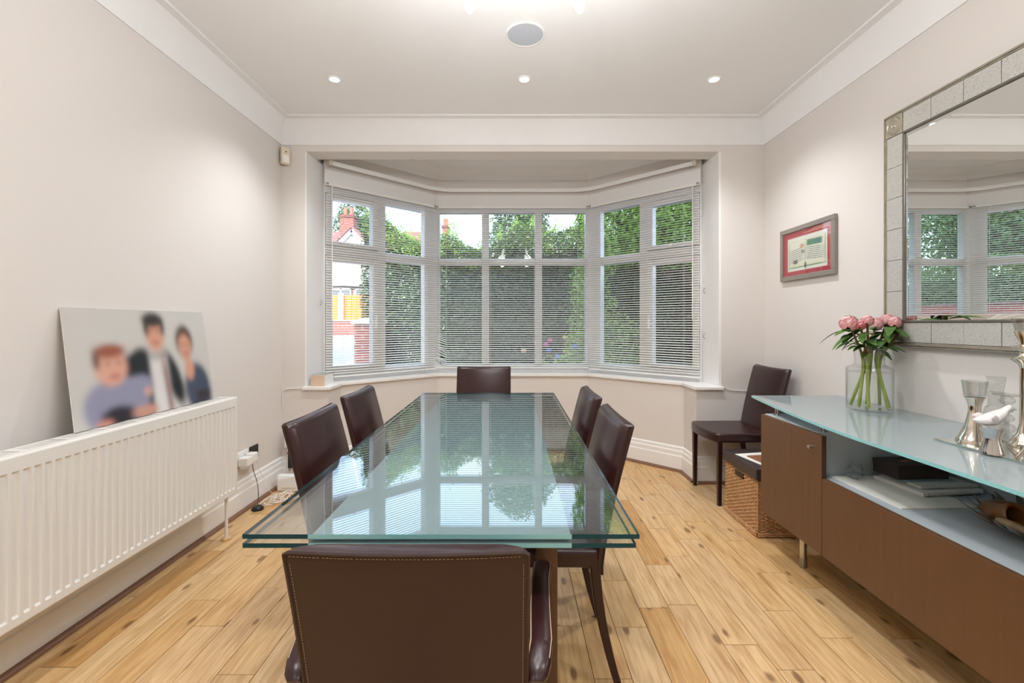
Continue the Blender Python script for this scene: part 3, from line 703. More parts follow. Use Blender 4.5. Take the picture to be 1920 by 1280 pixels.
# ------------------------------------------------------------------ leather chairs
def chair(label, loc, rz, w=.42, top=.90, arms=False, group='brown leather dining chairs', sz=1.0, stitch=True):
    t = thing('dining_chair' if not arms else 'dining_armchair', label, 'chair', loc, rz, group)
    h = w/2
    # seat: bowed front, rounded
    pts = [(-h, -.19), (h, -.19), (h, .19)]+[(h*math.cos(a), .19+.055*math.sin(a)) for a in [PI*k/10 for k in range(1, 10)]]+[(-h, .19)]
    MB().prism(pts, .418, .480).build('seat', M['leather'], t, local=True, bevel=.014, seg=3, smooth=True, ang=50)
    # backrest: lofted, leaning back
    n = 9; rings = []
    def cy(z): q = max(0, (z-.43)/(top-.43)); return -.185-.105*q**1.25
    zs = [.40]+[.43+(top-.43)*k/n for k in range(n)]+[top-.018, top-.005, top]
    for i, z in enumerate(zs):
        ins = 0 if i < len(zs)-2 else (.002 if i == len(zs)-2 else .007)
        dip = lambda x: -.006*(1-(x/h)**2) if z > .8 else 0
        fr = .016-ins*.9; bk = .014-ins*.6; hw = h-ins
        ring_ = []
        for x, d in [(-hw, -bk), (-hw*.5, -bk), (0, -bk), (hw*.5, -bk), (hw, -bk), (hw, fr*.2), (hw-.012, fr), (hw-.035, fr+.010), (0, fr+.013), (-hw+.035, fr+.010), (-hw+.012, fr), (-hw, fr*.2)]:
            ring_.append((x, cy(z)+d, z+dip(x)))
        rings.append(ring_)
    bk_ = MB().loft(rings).build('backrest', M['leather'], t, local=True, smooth=True, ang=35)
    # raised seam round the back edge and its pale stitching
    edge = [(-h, cy(z)-.013, z) for z in zs[:-1]]+[(-h+.006, cy(top)-.011, top-.002)]+[(x, cy(top)-.011, top-.001-.006*(1-(x/h)**2)) for x in np.linspace(-h+.03, h-.03, 9)]+[(h-.006, cy(top)-.011, top-.002)]+[(h, cy(z)-.013, z) for z in reversed(zs[:-1])]
    MB().tube(edge, .0042, 6).build('piping', M['leather2'], bk_, local=True, smooth=True)
    if stitch:
        m = MB()
        def dashes(P, pitch=.0068, ln=.0044, r=.0006):
            P = [Vector(p) for p in P]
            for a, b in zip(P, P[1:]):
                L = (b-a).length; d = (b-a).normalized(); k = 0
                while k*pitch+ln < L: m.tube([a+d*k*pitch, a+d*(k*pitch+ln)], r, 4); k += 1
        off = .0075
        dashes([(-h+off, cy(z)-.0148, z) for z in zs[1:-2]]); dashes([(h-off, cy(z)-.0148, z) for z in zs[1:-2]])
        dashes([(x, cy(top-off)-.0146, top-off-.006*(1-(x/h)**2)) for x in np.linspace(-h+off, h-off, 8)])
        m.build('stitching', M['thread'], bk_, local=True)
    # legs
    lt = .032
    for sx in (-1, 1):
        x = sx*(h-.018)
        m = MB(); m.loft([[(x+a*s_w, .185+b*s_w, z) for a, b in ((-1, -1), (1, -1), (1, 1), (-1, 1))] for z, s_w in ((0, .0125), (.2, .0145), (.425, .017))])
        lg = m.build('leg', M['leather'], t, local=True, bevel=.004); MB().lathe([(.011, -.0), (.011, .004)], 10, (x, .185, 0)).build('glide', M['steel'], lg, local=True)
        m = MB(); rr = []
        for k in range(8):
            z = .45*k/7; y = -.175-.085*(1-k/7)**1.7; s_w = .0125+.005*k/7
            rr.append([(x+a*s_w, y+b*s_w, z) for a, b in ((-1, -1), (1, -1), (1, 1), (-1, 1))])
        lg = m.loft(rr).build('leg', M['leather'], t, local=True, bevel=.004); MB().lathe([(.011, 0), (.011, .004)], 10, (x, -.26, 0)).build('glide', M['steel'], lg, local=True)
    if arms:
        for sx in (-1, 1):
            x0, x1 = sx*(h+.032), sx*(h+.054)
            path = [(x0-sx*.014, -.228, .572), (x0-sx*.012, -.219, .576), (x0-sx*.008, -.195, .582), (x0, -.15, .588), (x0+sx*.004, -.05, .592), ((x0+x1)/2, .06, .594), (x1, .14, .588), (x1, .185, .57), (x1, .205, .535), (x1, .205, .45), (x1, .20, .3), (x1, .195, .12), (x1, .19, 0)]
            P = [Vector(p) for p in path]; rr = []
            for i, p in enumerate(P):
                tt = (P[min(i+1, len(P)-1)]-P[max(i-1, 0)]); tt.x = 0; tt.normalize(); up_ = Vector((1, 0, 0)).cross(tt)
                if up_.z < 0 and i < 8: up_ = -up_
                hw = (.013, .020)[i] if i < 2 else (.024 if i < 9 else .017); ht = (.006, .012)[i] if i < 2 else (.016 if i < 9 else .013)
                sgn = 1
                rr.append([p+Vector((1, 0, 0))*a*hw+up_*b*ht for a, b in ((-1, -.5), (-.7, -1), (.7, -1), (1, -.5), (1, .5), (.6, 1), (-.6, 1), (-1, .5))])
            ar = MB().loft(rr).build('armrest', M['leather'], t, local=True, smooth=True, ang=50)
            m = MB(); m.tube([(p.x+sx*.021, p.y, p.z+.012) for p in P[2:8]], .0013, 5); m.tube([(p.x-sx*.021, p.y, p.z+.012) for p in P[2:8]], .0016, 5)
            m.build('stitching', M['thread'], ar, local=True)
            MB().box(sx*h if sx > 0 else x1, x1 if sx > 0 else sx*h, .14, .20, .405, .445).build('arm_bracket', M['leather2'], t, local=True)
    t.scale = (1, 1, sz)
    return t
G4 = 'brown leather dining chairs'
chair('brown leather side chair at the table, nearest the radiator end', (-.475, 1.75, 0), -PI/2)
chair('brown leather side chair on the radiator side, further one towards the window', (-.495, 2.325, 0), -PI/2)
chair('brown leather side chair on the sideboard side, nearer one with visible legs', (.105, 1.735, 0), PI/2)
chair('brown leather side chair on the sideboard side, further one towards the window', (.11, 2.30, 0), PI/2)
chair('brown leather chair at the far head of the table under the window', (-.224, 3.33, 0), PI)
chair('brown leather armchair in the foreground seen from behind', (-.18, 1.075, 0), 0.0, w=.415, top=.853, arms=True)
chair('spare brown leather chair standing against the right wall beside the basket', (1.595, 3.305, 0), PI/2+.02, w=.43, sz=1.03)

# ------------------------------------------------------------------ wicker basket chest
BX0, BX1, BY0, BY1 = 1.425, 1.895, 2.64, 3.045
bk = thing('wicker_basket', 'wicker chest with dark leather lid between spare chair and sideboard', 'basket', ((BX0+BX1)/2, (BY0+BY1)/2, 0))
m = MB()
def per(inset, n):
    x0, x1, y0, y1 = BX0+inset, BX1-inset, BY0+inset, BY1-inset
    L = [(x0, y0), (x1, y0), (x1, y1), (x0, y1)]; out = []
    for (a, b), (c, d) in zip(L, L[1:]+L[:1]):
        k = max(2, int(math.hypot(c-a, d-b)/.0125))
        k += k % 2
        for i in range(k):
            t = i/k; nx, ny = (d-b), -(c-a); ll = math.hypot(nx, ny); out.append((a+(c-a)*t, b+(d-b)*t, nx/ll, ny/ll))
    return out
pp = per(.006, 0)
row = 0; z = .012
while z < .335:
    path = [(x+nx*.0050*(1 if (i//2+row) % 2 else -1)*(1 if i % 2 == 0 else .1), y+ny*.0050*(1 if (i//2+row) % 2 else -1)*(1 if i % 2 == 0 else .1), z+random.uniform(-.0008, .0008)) for i, (x, y, nx, ny) in enumerate(pp)]
    m.tube(path+[path[0]], .0050, 5, cap=False); z += .0108; row += 1
tag(m.build('wicker_weave', M['wicker'], bk, smooth=True), kind='stuff')
m = MB()
for i, (x, y, nx, ny) in enumerate(pp):
    if i % 2 == 0: m.tube([(x-nx*.001, y-ny*.001, .004), (x-nx*.001, y-ny*.001, .338)], .0038, 5)
tag(m.build('wicker_stakes', M['wicker'], bk), kind='stuff')
m = MB()
for zz in (.010, .022):
    path = [(x+nx*.003*math.sin(i*1.3), y+ny*.003*math.sin(i*1.3), zz+.002*math.cos(i*1.3)) for i, (x, y, nx, ny) in enumerate(per(-.002, 0))]; m.tube(path+[path[0]], .007, 5, cap=False)
m.build('base_border', M['wicker'], bk, smooth=True)
MB().box(BX0+.012, BX1-.012, BY0+.012, BY1-.012, .004, .335).build('lining', pbr('dark_lining', C(44, 30, 22), .9), bk)
MB().box(BX0-.004, BX0+.012, 2.80, 2.90, .285, .315).build('handle_hole', M['black'], bk)
MB().box(BX0-.014, BX1+.01, BY0-.014, BY1+.010, .335, .402).build('lid', M['lid'], bk, bevel=.006, seg=3)
MB().obox((1.58, 2.80, .4035), (1, .2, 0), (-.2, 1, 0), (0, 0, 1), .12, .15, .0012).build('sheet', M['paper']).name = 'paper_sheet'
tag(bpy.data.objects['paper_sheet'], 'loose white papers lying on the basket lid', 'paper')
gc = thing('glasses_case', 'brown leather spectacle case lying open on the basket lid', 'glasses case', (1.60, 2.76, .405))
m = MB(); n = 20
m.loft([[(1.56+.13*t, 2.72+.06*t+.026*math.cos(a), .434+.026*math.sin(a)) for a in [2*PI*k/n for k in range(n)]] for t in (0, .25, .5, .75, 1)], False)
m.loft([[(1.56+.13*t, 2.72+.06*t+.022*math.cos(a), .434+.022*math.sin(a)) for a in [2*PI*k/n for k in range(n)]] for t in (0, 1)], True)
m.build('tube', M['lid'], gc, smooth=True)
MB().obox((1.545, 2.80, .4085), (1, .15, 0), (-.15, 1, 0), (0, .0, 1), .055, .075, .0035).build('flap', pbr('tan_leather', C(142, 92, 58), .5), gc, bevel=.002)

# ------------------------------------------------------------------ sideboard
SF = 1.36; SBZ0, SBZ1, SHZ = .222, .751, .56
sb = thing('sideboard', 'long brown veneer sideboard with open grey shelf and frosted glass top', 'sideboard', (1.65, 1.36, 0))
def unit(y0, y1, near):
    m = MB(); m.box(SF+.021, 1.93, y0+(.055 if near else 0), y1, SBZ0+.004, SBZ1); c = m.build('cabinet_body', M['grey'], sb, bevel=.002)
    d = MB().box(SF, SF+.02, y0-.001, y1, SBZ0, SBZ1-.003).build('door', [M['veneer']], sb, bevel=.0015)
    ky = y0+.05 if near else y1-.05
    MB().loft([[(SF-x, ky+r_*math.cos(2*PI*k/14), .687+r_*math.sin(2*PI*k/14)) for k in range(14)] for x, r_ in ((0, .005), (.012, .005), (.013, .0085), (.024, .0085), (.0255, .006))]).build('knob', M['chrome'], d, smooth=True)
unit(2.0, 2.484, True); unit(.25, .72, False)
MB().box(SF, SF+.02, .722, 1.996, SBZ0, SHZ+.002).build('front_panel', M['veneer'], sb, bevel=.0015)
MB().box(SF+.021, 1.93, .722, 2.053, SBZ0+.02, SHZ-.003).build('shelf_body', M['grey'], sb)
MB().box(1.912, 1.93, .722, 2.053, SHZ-.002, SBZ1).build('back_panel', M['grey'], sb)
MB().box(SF+.0005, SF+.0205, 1.9975, 1.9989, SHZ+.003, SBZ1-.004).build('edge_strip', M['veneer_dk'], sb)
for y in (2.325, .42):
    for x in (1.488, 1.86):
        lg = MB().lathe([(.001, .02), (.016, .02), (.016, SBZ0+.006), (.001, SBZ0+.006)], 16, (x, y, 0)).build('leg', M['chrome'], sb, smooth=True)
        MB().lathe([(.001, 0), (.017, 0), (.017, .045), (.001, .045)], 16, (x, y, 0)).build('foot', M['steel'], lg, smooth=True)
for x in (1.416, 1.86):
    for y in (2.43, 2.075, .66, .31):
        MB().lathe([(.001, SBZ1), (.018, SBZ1), (.018, SBZ1+.005), (.010, SBZ1+.007), (.010, .789), (.018, .790), (.018, .796), (.001, .796)], 16, (x, y, 0)).build('standoff', M['chrome'], sb, smooth=True)
GZ = .808
def gx(y): return 1.309+(.138*((y-1.70)/1.05)**1.5 if y > 1.70 else 0)+(.138*((.80-y)/.75)**1.5 if y < .8 else 0)
ysg = np.linspace(.05, 2.75, 40)
poly = [(gx(y), y) for y in ysg]+[(1.966, 2.75), (1.966, .05)]
MB().prism(poly[::-1], GZ-.012, GZ, 0, 1).build('glass_top', [M['frost_top'], M['glass_edge_light']], sb)

# things on the shelf
sh = SHZ-.003+.0005
def sheet_stack(name, label, cat, cx, cy, ang, hx, hy, z0, z1, mat, bevel=0):
    ax = (math.cos(ang), math.sin(ang), 0); ay = (-math.sin(ang), math.cos(ang), 0)
    return tag(MB().obox((cx, cy, (z0+z1)/2), ax, ay, (0, 0, 1), hx, hy, (z1-z0)/2).build(name, mat, bevel=bevel), label, cat)
mapm = pbr('printed_map', C(240, 238, 228), .7, vary=.06, scale=14)
sheet_stack('folded_map', 'folded pale map lying flat at the front of the open shelf', 'map', 1.575, 1.855, .03, .145, .175, sh, sh+.004, mapm)
nb = thing('spiral_notebook', 'white spiral notebook under the dark box on the shelf', 'notebook', (1.74, 1.85, sh+.0045))
def notebook(o, cx, cy, ang, hx, hy, z0, z1, cover):
    ax = Vector((math.cos(ang), math.sin(ang), 0)); ay = Vector((-math.sin(ang), math.cos(ang), 0)); c = Vector((cx, cy, 0))
    MB().obox((cx, cy, (z0+z1)/2), ax, ay, (0, 0, 1), hx, hy, (z1-z0)/2-.001).build('pages', M['paper'], o)
    MB().obox((cx, cy, z1), ax, ay, (0, 0, 1), hx, hy, .0009).build('cover', cover, o)
    m = MB(); k = -hx+.01
    while k < hx-.008:
        p = c+ax*k-ay*(hy-.002); zc = (z0+z1)/2; r_ = (z1-z0)/2+.001
        m.tube([p+ay*r_*1.1*math.cos(a)+Vector((0, 0, zc+r_*math.sin(a))) for a in [2*PI*q/10 for q in range(11)]], .0009, 4); k += .0095
    m.build('spiral_binding', M['steel'], o)
notebook(nb, 1.735, 1.905, .14, .14, .105, sh+.0045, sh+.019, M['paper'])
nb2 = thing('spiral_notebook', 'thinner spiral notebook on top, reaching towards the back of the shelf', 'notebook', (1.78, 1.86, sh+.021))
notebook(nb2, 1.755, 1.92, .08, .125, .09, sh+.021, sh+.029, pbr('cream_cover', C(226, 222, 212), .5))
db = thing('keepsake_box', 'dark brown lidded box resting on the notebooks', 'box', (1.77, 1.92, sh+.03))
bb = (1.725, 1.972); ang = .06; ax = Vector((math.cos(ang), math.sin(ang), 0)); ay = Vector((-math.sin(ang), math.cos(ang), 0))
darkb = pbr('dark_box_card', C(62, 50, 46), .55)
MB().obox((bb[0], bb[1], sh+.0485), ax, ay, (0, 0, 1), .113, .062, .0185).build('base', darkb, db, bevel=.001)
MB().obox((bb[0], bb[1], sh+.078), ax, ay, (0, 0, 1), .115, .064, .011).build('lid', darkb, db, bevel=.0015)
MB().obox((bb[0]-.02, bb[1], sh+.0893), ax, ay, (0, 0, 1), .02, .008, .0003).build('orange_mark', pbr('orange_foil', C(206, 96, 60), .4), db)
sheet_stack('slim_booklet', 'slim pale blue booklet sticking out under the dark box', 'booklet', 1.727, 1.955, .04, .118, .075, sh+.0297, sh+.0299, pbr('pale_blue_card', C(176, 196, 204), .5))
# crumpled clear bag
bag = MB(); bm = bmesh.new(); bmesh.ops.create_icosphere(bm, subdivisions=3, radius=1)
rs = np.random.RandomState(3)
vv = []
for v in bm.verts:
    k = 1+.28*math.sin(v.co.x*7+v.co.z*5)*math.cos(v.co.y*9)+rs.uniform(-.08, .08)
    vv.append((1.505+v.co.x*.032*k, 1.995+v.co.y*.032*k, sh+.030+max(-.93, v.co.z*k*1.0)*.032*(1.15 if v.co.z > 0 else 1)))
zmin = min(p[2] for p in vv); vv = [(a, b, c-zmin+sh+.0045) for a, b, c in vv]
bag.add(vv, [tuple(v.index for v in f.verts) for f in bm.faces]); bm.free()
tag(bag.build('plastic_bag', clear_glass('bag_film', (.86, .87, .88, 1), .16, .12)), 'small crumpled clear plastic bag at the back of the shelf', 'bag')

# silver leaf dish with horn
dc = Vector((1.705, 1.43, sh))
ds = thing('leaf_dish', 'silver dish with a rim of pointed leaves near the end of the shelf', 'dish', dc)
m = MB(); m.lathe([(.001, .006), (.07, .004), (.09, .008), (.135, .026), (.138, .029), (.133, .030), (.09, .013), (.07, .009), (.001, .010)], 36, dc)
m.lathe([(.05, .0), (.055, .008)], 24, dc, cap=False)
m.build('bowl', M['silver'], ds, smooth=True)
for k in range(24):
    a = 2*PI*k/24+rs.uniform(-.06, .06); L = .095+rs.uniform(-.015, .02); w_ = .013+rs.uniform(0, .006); tw_ = rs.uniform(-.4, .4)
    d = Vector((math.cos(a), math.sin(a), 0)); s_ = Vector((-math.sin(a), math.cos(a), 0)); m = MB(); rr = []
    if dc.x+d.x*(.12+L) > 1.90: L = max(.03, (1.90-dc.x)/d.x-.12)
    for q in range(7):
        t = q/6; ww = w_*math.sin(PI*min(.97, .12+t*.86))**.8; c = dc+Vector((0, 0, .026))+d*(.12+L*t)+Vector((0, 0, .030*t*t+.016*t))+s_*tw_*.04*t*t
        rr.append([c-s_*ww, c+Vector((0, 0, .002)), c+s_*ww, c-Vector((0, 0, .0015))])
    m.loft(rr).build('leaf', M['silver'] if k % 3 else M['steel'], ds, smooth=True)
hm = pbr('brown_horn', C(150, 96, 46), .3, vary=.5, scale=18, coat=.4)
ends = [Vector((1.632, 1.475, .620)), Vector((1.636, 1.535, .603)), Vector((1.655, 1.585, .598)), Vector((1.70, 1.60, .602)), Vector((1.745, 1.57, .606)), Vector((1.765, 1.50, .606)), Vector((1.76, 1.42, .60))]
hp = [ends[0]]
for a, b in zip(ends, ends[1:]): hp += [a.lerp(b, q/4) for q in range(1, 5)]
for _ in range(3): hp = [hp[0]]+[(a+b*2+c)/4 for a, b, c in zip(hp, hp[1:], hp[2:])]+[hp[-1]]
hr = [.037-.027*(k/(len(hp)-1))**.8 for k in range(len(hp))]; P = hp
m = MB(); m.tube(hp, hr, 18, cap=False); m.tube(hp[:10]+[hp[9]+(hp[9]-hp[8])*.2], [r_*.74 for r_ in hr[:10]]+[.001], 18, cap=False)
tt = (P[0]-P[1]).normalized(); u = tt.orthogonal().normalized(); w_ = tt.cross(u); rr = []
for r_, o_ in ((hr[0], 0), (hr[0]*.87, .004), (hr[0]*.74, 0)): rr.append([P[0]+tt*o_+(u*math.cos(2*PI*k/18)+w_*math.sin(2*PI*k/18))*r_ for k in range(18)])
m.loft(rr, False)
tag(m.build('animal_horn', hm, smooth=True), 'polished brown hollow horn lying in the leaf dish', 'horn')
bm_ = pbr('mottled_bone', C(188, 160, 122), .5, vary=.4, scale=40, bump=.4, bscale=60)
m = MB(); m.tube([(1.585-.012*t, 1.485-.17*t, .600+.003*math.sin(t*5)) for t in np.linspace(0, 1, 8)], [.009, .013, .0135, .013, .013, .0125, .012, .010], 12)
tag(m.build('carved_handle', bm_, smooth=True), 'mottled bone-coloured carved stick lying in front of the horn', 'stick')

# ------------------------------------------------------------------ vase with peonies
vc = Vector((1.798, 2.289, GZ+.0004))
vs = thing('glass_vase', 'clear glass bottle vase with water on the sideboard', 'vase', vc)
R = .098
m = MB(); m.lathe([(.001, 0), (R-.006, 0), (R, .006), (R, .205), (R-.006, .215), (.066, .228), (.062, .24), (.064, .285), (.069, .312), (.066, .313), (.061, .285), (.059, .24), (.063, .226), (R-.010, .212), (R-.004, .203), (R-.004, .012), (.001, .010)], 40, vc)
m.build('bottle', M['vase'], vs, smooth=True)
MB().lathe([(R-.0002, .204), (R+.0012, .206), (R-.0002, .208)], 40, vc, cap=False).build('shoulder_line', M['crystal'], vs, smooth=True)
m = MB(); m.lathe([(.001, .0105), (R-.0045, .0125), (R-.0045, .19), (.001, .19)], 40, vc)
m.build('water', clear_glass('water', (.99, .997, .993, 1), .02), vs, smooth=True)
pink = [pbr('peony_petal', C(226, 160, 160), .6, vary=.25, scale=30), pbr('peony_petal_deep', C(200, 104, 104), .6, vary=.25, scale=30), pbr('peony_petal_pale', C(236, 190, 192), .6, vary=.2, scale=30)]
stem_m = pbr('peony_stem', C(138, 158, 46), .5, vary=.25, scale=15); stem_red = pbr('peony_upper_stem', C(128, 96, 44), .5, vary=.3, scale=12)
leafm = leaf_mat('peony_leaf', C(56, 96, 42), C(112, 150, 74), .2, 12)
def leaf_part(parent, base, d, L, wd, droop):
    d = Vector(d).normalized(); s_ = d.cross(Vector((0, 0, 1))); s_ = s_.normalized() if s_.length > .1 else Vector((1, 0, 0)); m = MB(); rr = []
    for q in range(8):
        t = q/7; ww = wd*math.sin(PI*min(.985, .05+.93*t))**.85; c = Vector(base)+d*L*t+Vector((0, 0, -droop*L*t*t))
        rr.append([c-s_*ww+Vector((0, 0, .15*ww)), c, c+s_*ww+Vector((0, 0, .15*ww)), c-Vector((0, 0, .0008))])
    m.loft(rr).build('leaf', leafm, parent, smooth=True)
# bloom px,py and radius; foot angle in the vase
blooms = [(1592, 606, .034, 200, 0, 'wide open pink peony at the left of the bunch'), (1613, 609, .021, 230, 1, 'tight deep pink peony bud second from the left'),
          (1626, 601, .023, 150, 0, 'half open pink peony in the middle, tallest of the bunch'), (1641, 607, .028, 60, 2, 'pale peony at the centre behind the tallest one'),
          (1664, 600, .027, 330, 2, 'pale pink peony right of centre'), (1678, 604, .024, 300, 0, 'rosy pink peony second from the right'), (1699, 606, .025, 20, 1, 'deep pink peony at the right by the mirror frame')]
for i, (px, py, rad, fa, kind, lab) in enumerate(blooms):
    rad *= 1.15; D = vc.y+[-.02, -.05, -.06, .03, .04, -.03, -.01][i]; hd = at(px, py, D)
    p = thing('peony', lab, 'flower', (hd.x, hd.y, hd.z), group='peonies in the glass vase')
    foot = vc+Vector((math.cos(math.radians(fa))*.078, math.sin(math.radians(fa))*.078, .018)); neck = vc+Vector(((hd.x-vc.x)*.25, (hd.y-vc.y)*.25, .255))
    pts = []
    for k in range(13):
        t = k/12
        pts.append(foot.lerp(neck, t*2) if t < .5 else neck.lerp(hd, (t-.5)*2)+Vector((0, 0, 0)))
    for _ in range(2): pts = [pts[0]]+[(a+b*2+c)/4 for a, b, c in zip(pts, pts[1:], pts[2:])]+[pts[-1]]
    MB().tube(pts[:8], .0072, 8).build('stem', stem_m, p, smooth=True)
    MB().tube(pts[7:], .0052, 8).build('upper_stem', stem_red, p, smooth=True)
    rs2 = np.random.RandomState(20+i)
    for k in range(22):                                                # cupped petals around a ball
        a = k*2.4; lay = k/22; el = -.55+2.0*lay; rr = rad*(1.0-.12*lay)
        cdir = Vector((math.cos(a)*math.cos(el), math.sin(a)*math.cos(el), math.sin(el))); sd_ = cdir.orthogonal().normalized(); ud = cdir.cross(sd_)
        m = MB(); rows = []
        for q in range(5):
            row = []
            for w2_ in range(5):
                uu, vv_ = (q/4-.5)*1.9, (w2_/4-.5)*1.9; rr2 = math.hypot(uu, vv_); k2 = 1 if rr2 < .9 else .9/rr2
                dv = (cdir+sd_*uu*k2*.75+ud*vv_*k2*.75).normalized(); row.append(hd+dv*rr*(1+.10*rr2+rs2.uniform(-.04, .04)))
            rows.append(row)
        m.loft(rows, False, False); m.build('petal', pink[kind] if k % 3 else pink[2 if kind != 2 else 0], p, smooth=True, ang=80)
    MB().lathe([(.003, -rad*1.1), (rad*.55, -rad*.95), (rad*.75, -rad*.7), (.003, -rad*.6)], 10, hd).build('sepal', leafm, p, smooth=True)
    for k in range(8 if i % 2 else 9):
        t = pts[8+(k % 4)]; a = rs2.uniform(0, 2*PI); dd = Vector((math.cos(a), math.sin(a)*.8, rs2.uniform(-.1, .5)))
        if dd.x*(hd.x-vc.x) < 0 and rs2.rand() < .6: dd.x = -dd.x
        end = t+dd*.1
        if end.x > 1.95: dd.x = -abs(dd.x)
        leaf_part(p, t, dd, min(rs2.uniform(.08, .14), (1.95-t.x)/max(.05, dd.normalized().x) if dd.x > 0 else 1), rs2.uniform(.015, .024), rs2.uniform(.2, .7))

# ------------------------------------------------------------------ tray with candlesticks
TRZ = GZ+.0065
tag(MB().box(1.575, 1.90, 1.02, 1.70, GZ+.0004, TRZ).build('mirror_tray', [pbr('tray_mirror', C(224, 226, 222), .05, 1., vary=.02)], bevel=.001), 'rectangular mirrored tray under the candlesticks', 'tray')
def candlestick(label, c, h, rb, cup_r, cup_h):
    t = thing('candlestick', label, 'candlestick', c, group='silver candlesticks on the tray')
    n = 14; pr = [(.001, 0), (rb, 0), (rb, .003)]+[(rb*(.30+.70*(1-q/n)**2.4)+.012*(max(0, q/n-.7)/.3)**2*1.1, .003+(h-.003)*q/n) for q in range(1, n+1)]+[(.001, h)]
    MB().lathe(pr, 28, c).build('stem', M['silver'], t, smooth=True, ang=60)
    MB().lathe([(.001, h), (cup_r*.8, h), (cup_r*.82, h+.004), (cup_r, h+cup_h), (cup_r-.0025, h+cup_h), (cup_r*.78, h+.007), (.001, h+.006)], 24, c).build('glass_cup', M['crystal'], t, smooth=True, ang=50)
    return t
candlestick('flared silver candlestick with glass cup at the far end of the tray', Vector((1.668, 1.64, TRZ)), .162, .052, .036, .058)
candlestick('flared silver candlestick cut by the right edge of the photo', Vector((1.638, 1.41, TRZ)), .150, .054, .034, .056)
c = Vector((1.775, 1.575, TRZ))
tcs = thing('candlestick', 'tall turned silver candlestick with glass cup, highest on the tray', 'candlestick', c, group='silver candlesticks on the tray')
MB().lathe([(.001, 0), (.045, 0), (.045, .006), (.036, .02), (.02, .045), (.013, .08), (.012, .27), (.016, .285), (.034, .300), (.036, .305), (.014, .315), (.012, .33), (.03, .345), (.012, .352), (.012, .36), (.026, .395), (.028, .40), (.001, .40)], 28, c).build('stem', M['silver'], tcs, smooth=True, ang=60)
MB().lathe([(.001, .40), (.024, .40), (.032, .445), (.030, .445), (.022, .404), (.001, .404)], 24, c).build('glass_cup', M['crystal'], tcs, smooth=True)
c = Vector((1.768, 1.662, TRZ))
t = thing('crystal_decanter', 'clear crystal decanter with square stopper behind the bird ornament', 'decanter', c)
MB().lathe([(.001, 0), (.032, 0), (.034, .02), (.034, .10), (.03, .118), (.022, .128), (.022, .172), (.028, .176), (.001, .176)], 8, c).build('bottle', M['crystal'], t)
MB().lathe([(.001, .178), (.026, .178), (.036, .232), (.001, .232)], 4, c).build('stopper', M['crystal'], t)
c = Vector((1.578, 1.495, TRZ)); t = thing('bird_ornament', 'frosted glass bird perched on a waisted silver stand', 'ornament', c)
MB().lathe([(.001, 0), (.031, 0), (.030, .01), (.021, .045), (.022, .06), (.030, .082), (.031, .085), (.001, .085)], 24, c).build('stand', M['chrome'], t, smooth=True)
m = MB(); rr = []
for q, (y, z, ry, rz_) in enumerate([(.058, .108, .002, .002), (.045, .106, .012, .010), (.02, .110, .024, .019), (-.005, .116, .027, .024), (-.028, .128, .021, .021), (-.040, .144, .014, .014), (-.050, .152, .011, .011), (-.062, .150, .005, .005), (-.072, .147, .001, .001)]):
    rr.append([(c.x-y*.8+.0*k+ry*.6*math.cos(2*PI*k/14)*.6, c.y+y*.3+ry*math.cos(2*PI*k/14), c.z+z+rz_*math.sin(2*PI*k/14)-.0) for k in range(14)])
m.loft(rr).build('bird', M['frost_white'], t, smooth=True)
for s_ in (-1, 1):
    m = MB(); m.loft([[(c.x-.03*q/4-.004+.0*k, c.y+s_*(.024+.006*q/4)+.003*math.cos(2*PI*k/8), c.z+.114+.006*q/4+(.016-.012*abs(q-1.5)/2.5)*math.sin(2*PI*k/8)) for k in range(8)] for q in range(5)]).build('wing', M['frost_white'], t, smooth=True)
c = Vector((1.675, 1.54, TRZ)); t = thing('crystal_candleholder', 'clear crystal holder of stacked faceted balls beside the bird ornament', 'candle holder', c)
z = 0
for r_ in (.034, .024, .020, .018, .022):
    MB().lathe([(.004, z), (r_*.75, z+r_*.35), (r_, z+r_*.8), (r_*.75, z+r_*1.25), (.004, z+r_*1.6)], 9, c).build('faceted_ball', M['crystal'], t); z += r_*1.6-.001
MB().lathe([(.004, z-.002), (.034, z), (.036, z+.004), (.004, z+.004)], 16, c).build('drip_plate', M['crystal'], t)

# ------------------------------------------------------------------ ceiling fittings
def downlight(x, y, label, k=1.):
    t = thing('downlight', label, 'ceiling light', (x, y, ZC-.006), group='recessed ceiling downlights')
    m = MB(); m.lathe([(.030, .0055), (.031, .001), (.042, 0), (.045, .003), (.045, .0058)], 28, (x, y, ZC-.006), cap=False); m.build('bezel', M['white'], t, smooth=True)
    MB().lathe([(.001, .002), (.030, .002), (.030, .0055), (.001, .0055)], 24, (x, y, ZC-.006)).build('lamp_face', M['spot'], t)
    ld = bpy.data.lights.new('downlight_beam', 'SPOT'); ld.energy = 35*LAMP*k; ld.spot_size = math.radians(125); ld.spot_blend = 1; ld.shadow_soft_size = .04; ld.color = (.965, .985, 1)
    lo_ = bpy.data.objects.new('downlight_beam', ld); COL.objects.link(lo_); lo_.parent = t; lo_.location = (0, 0, -.02)
for x, s_ in ((-1.153, 'left'), (.08, 'middle'), (1.313, 'right')):
    downlight(x, 2.955, 'white recessed downlight, %s one of the row before the bay' % s_, 1.45)
    downlight(x, .55, 'unseen added downlight, %s one of the row above the camera' % s_)  # unseen row, added to light the near half of the room
    downlight(x, -1.2, 'unseen added downlight, %s one of the row by the back wall' % s_)  # further unseen row, added as light from behind the camera
c = (.073, 2.498, ZC-.008)
t = thing('ceiling_speaker', 'round pale grey loudspeaker grille in the ceiling', 'speaker', c)
MB().lathe([(.097, .008), (.098, .001), (.104, 0), (.107, .003), (.107, .008)], 40, c, cap=False).build('rim', M['white'], t, smooth=True)
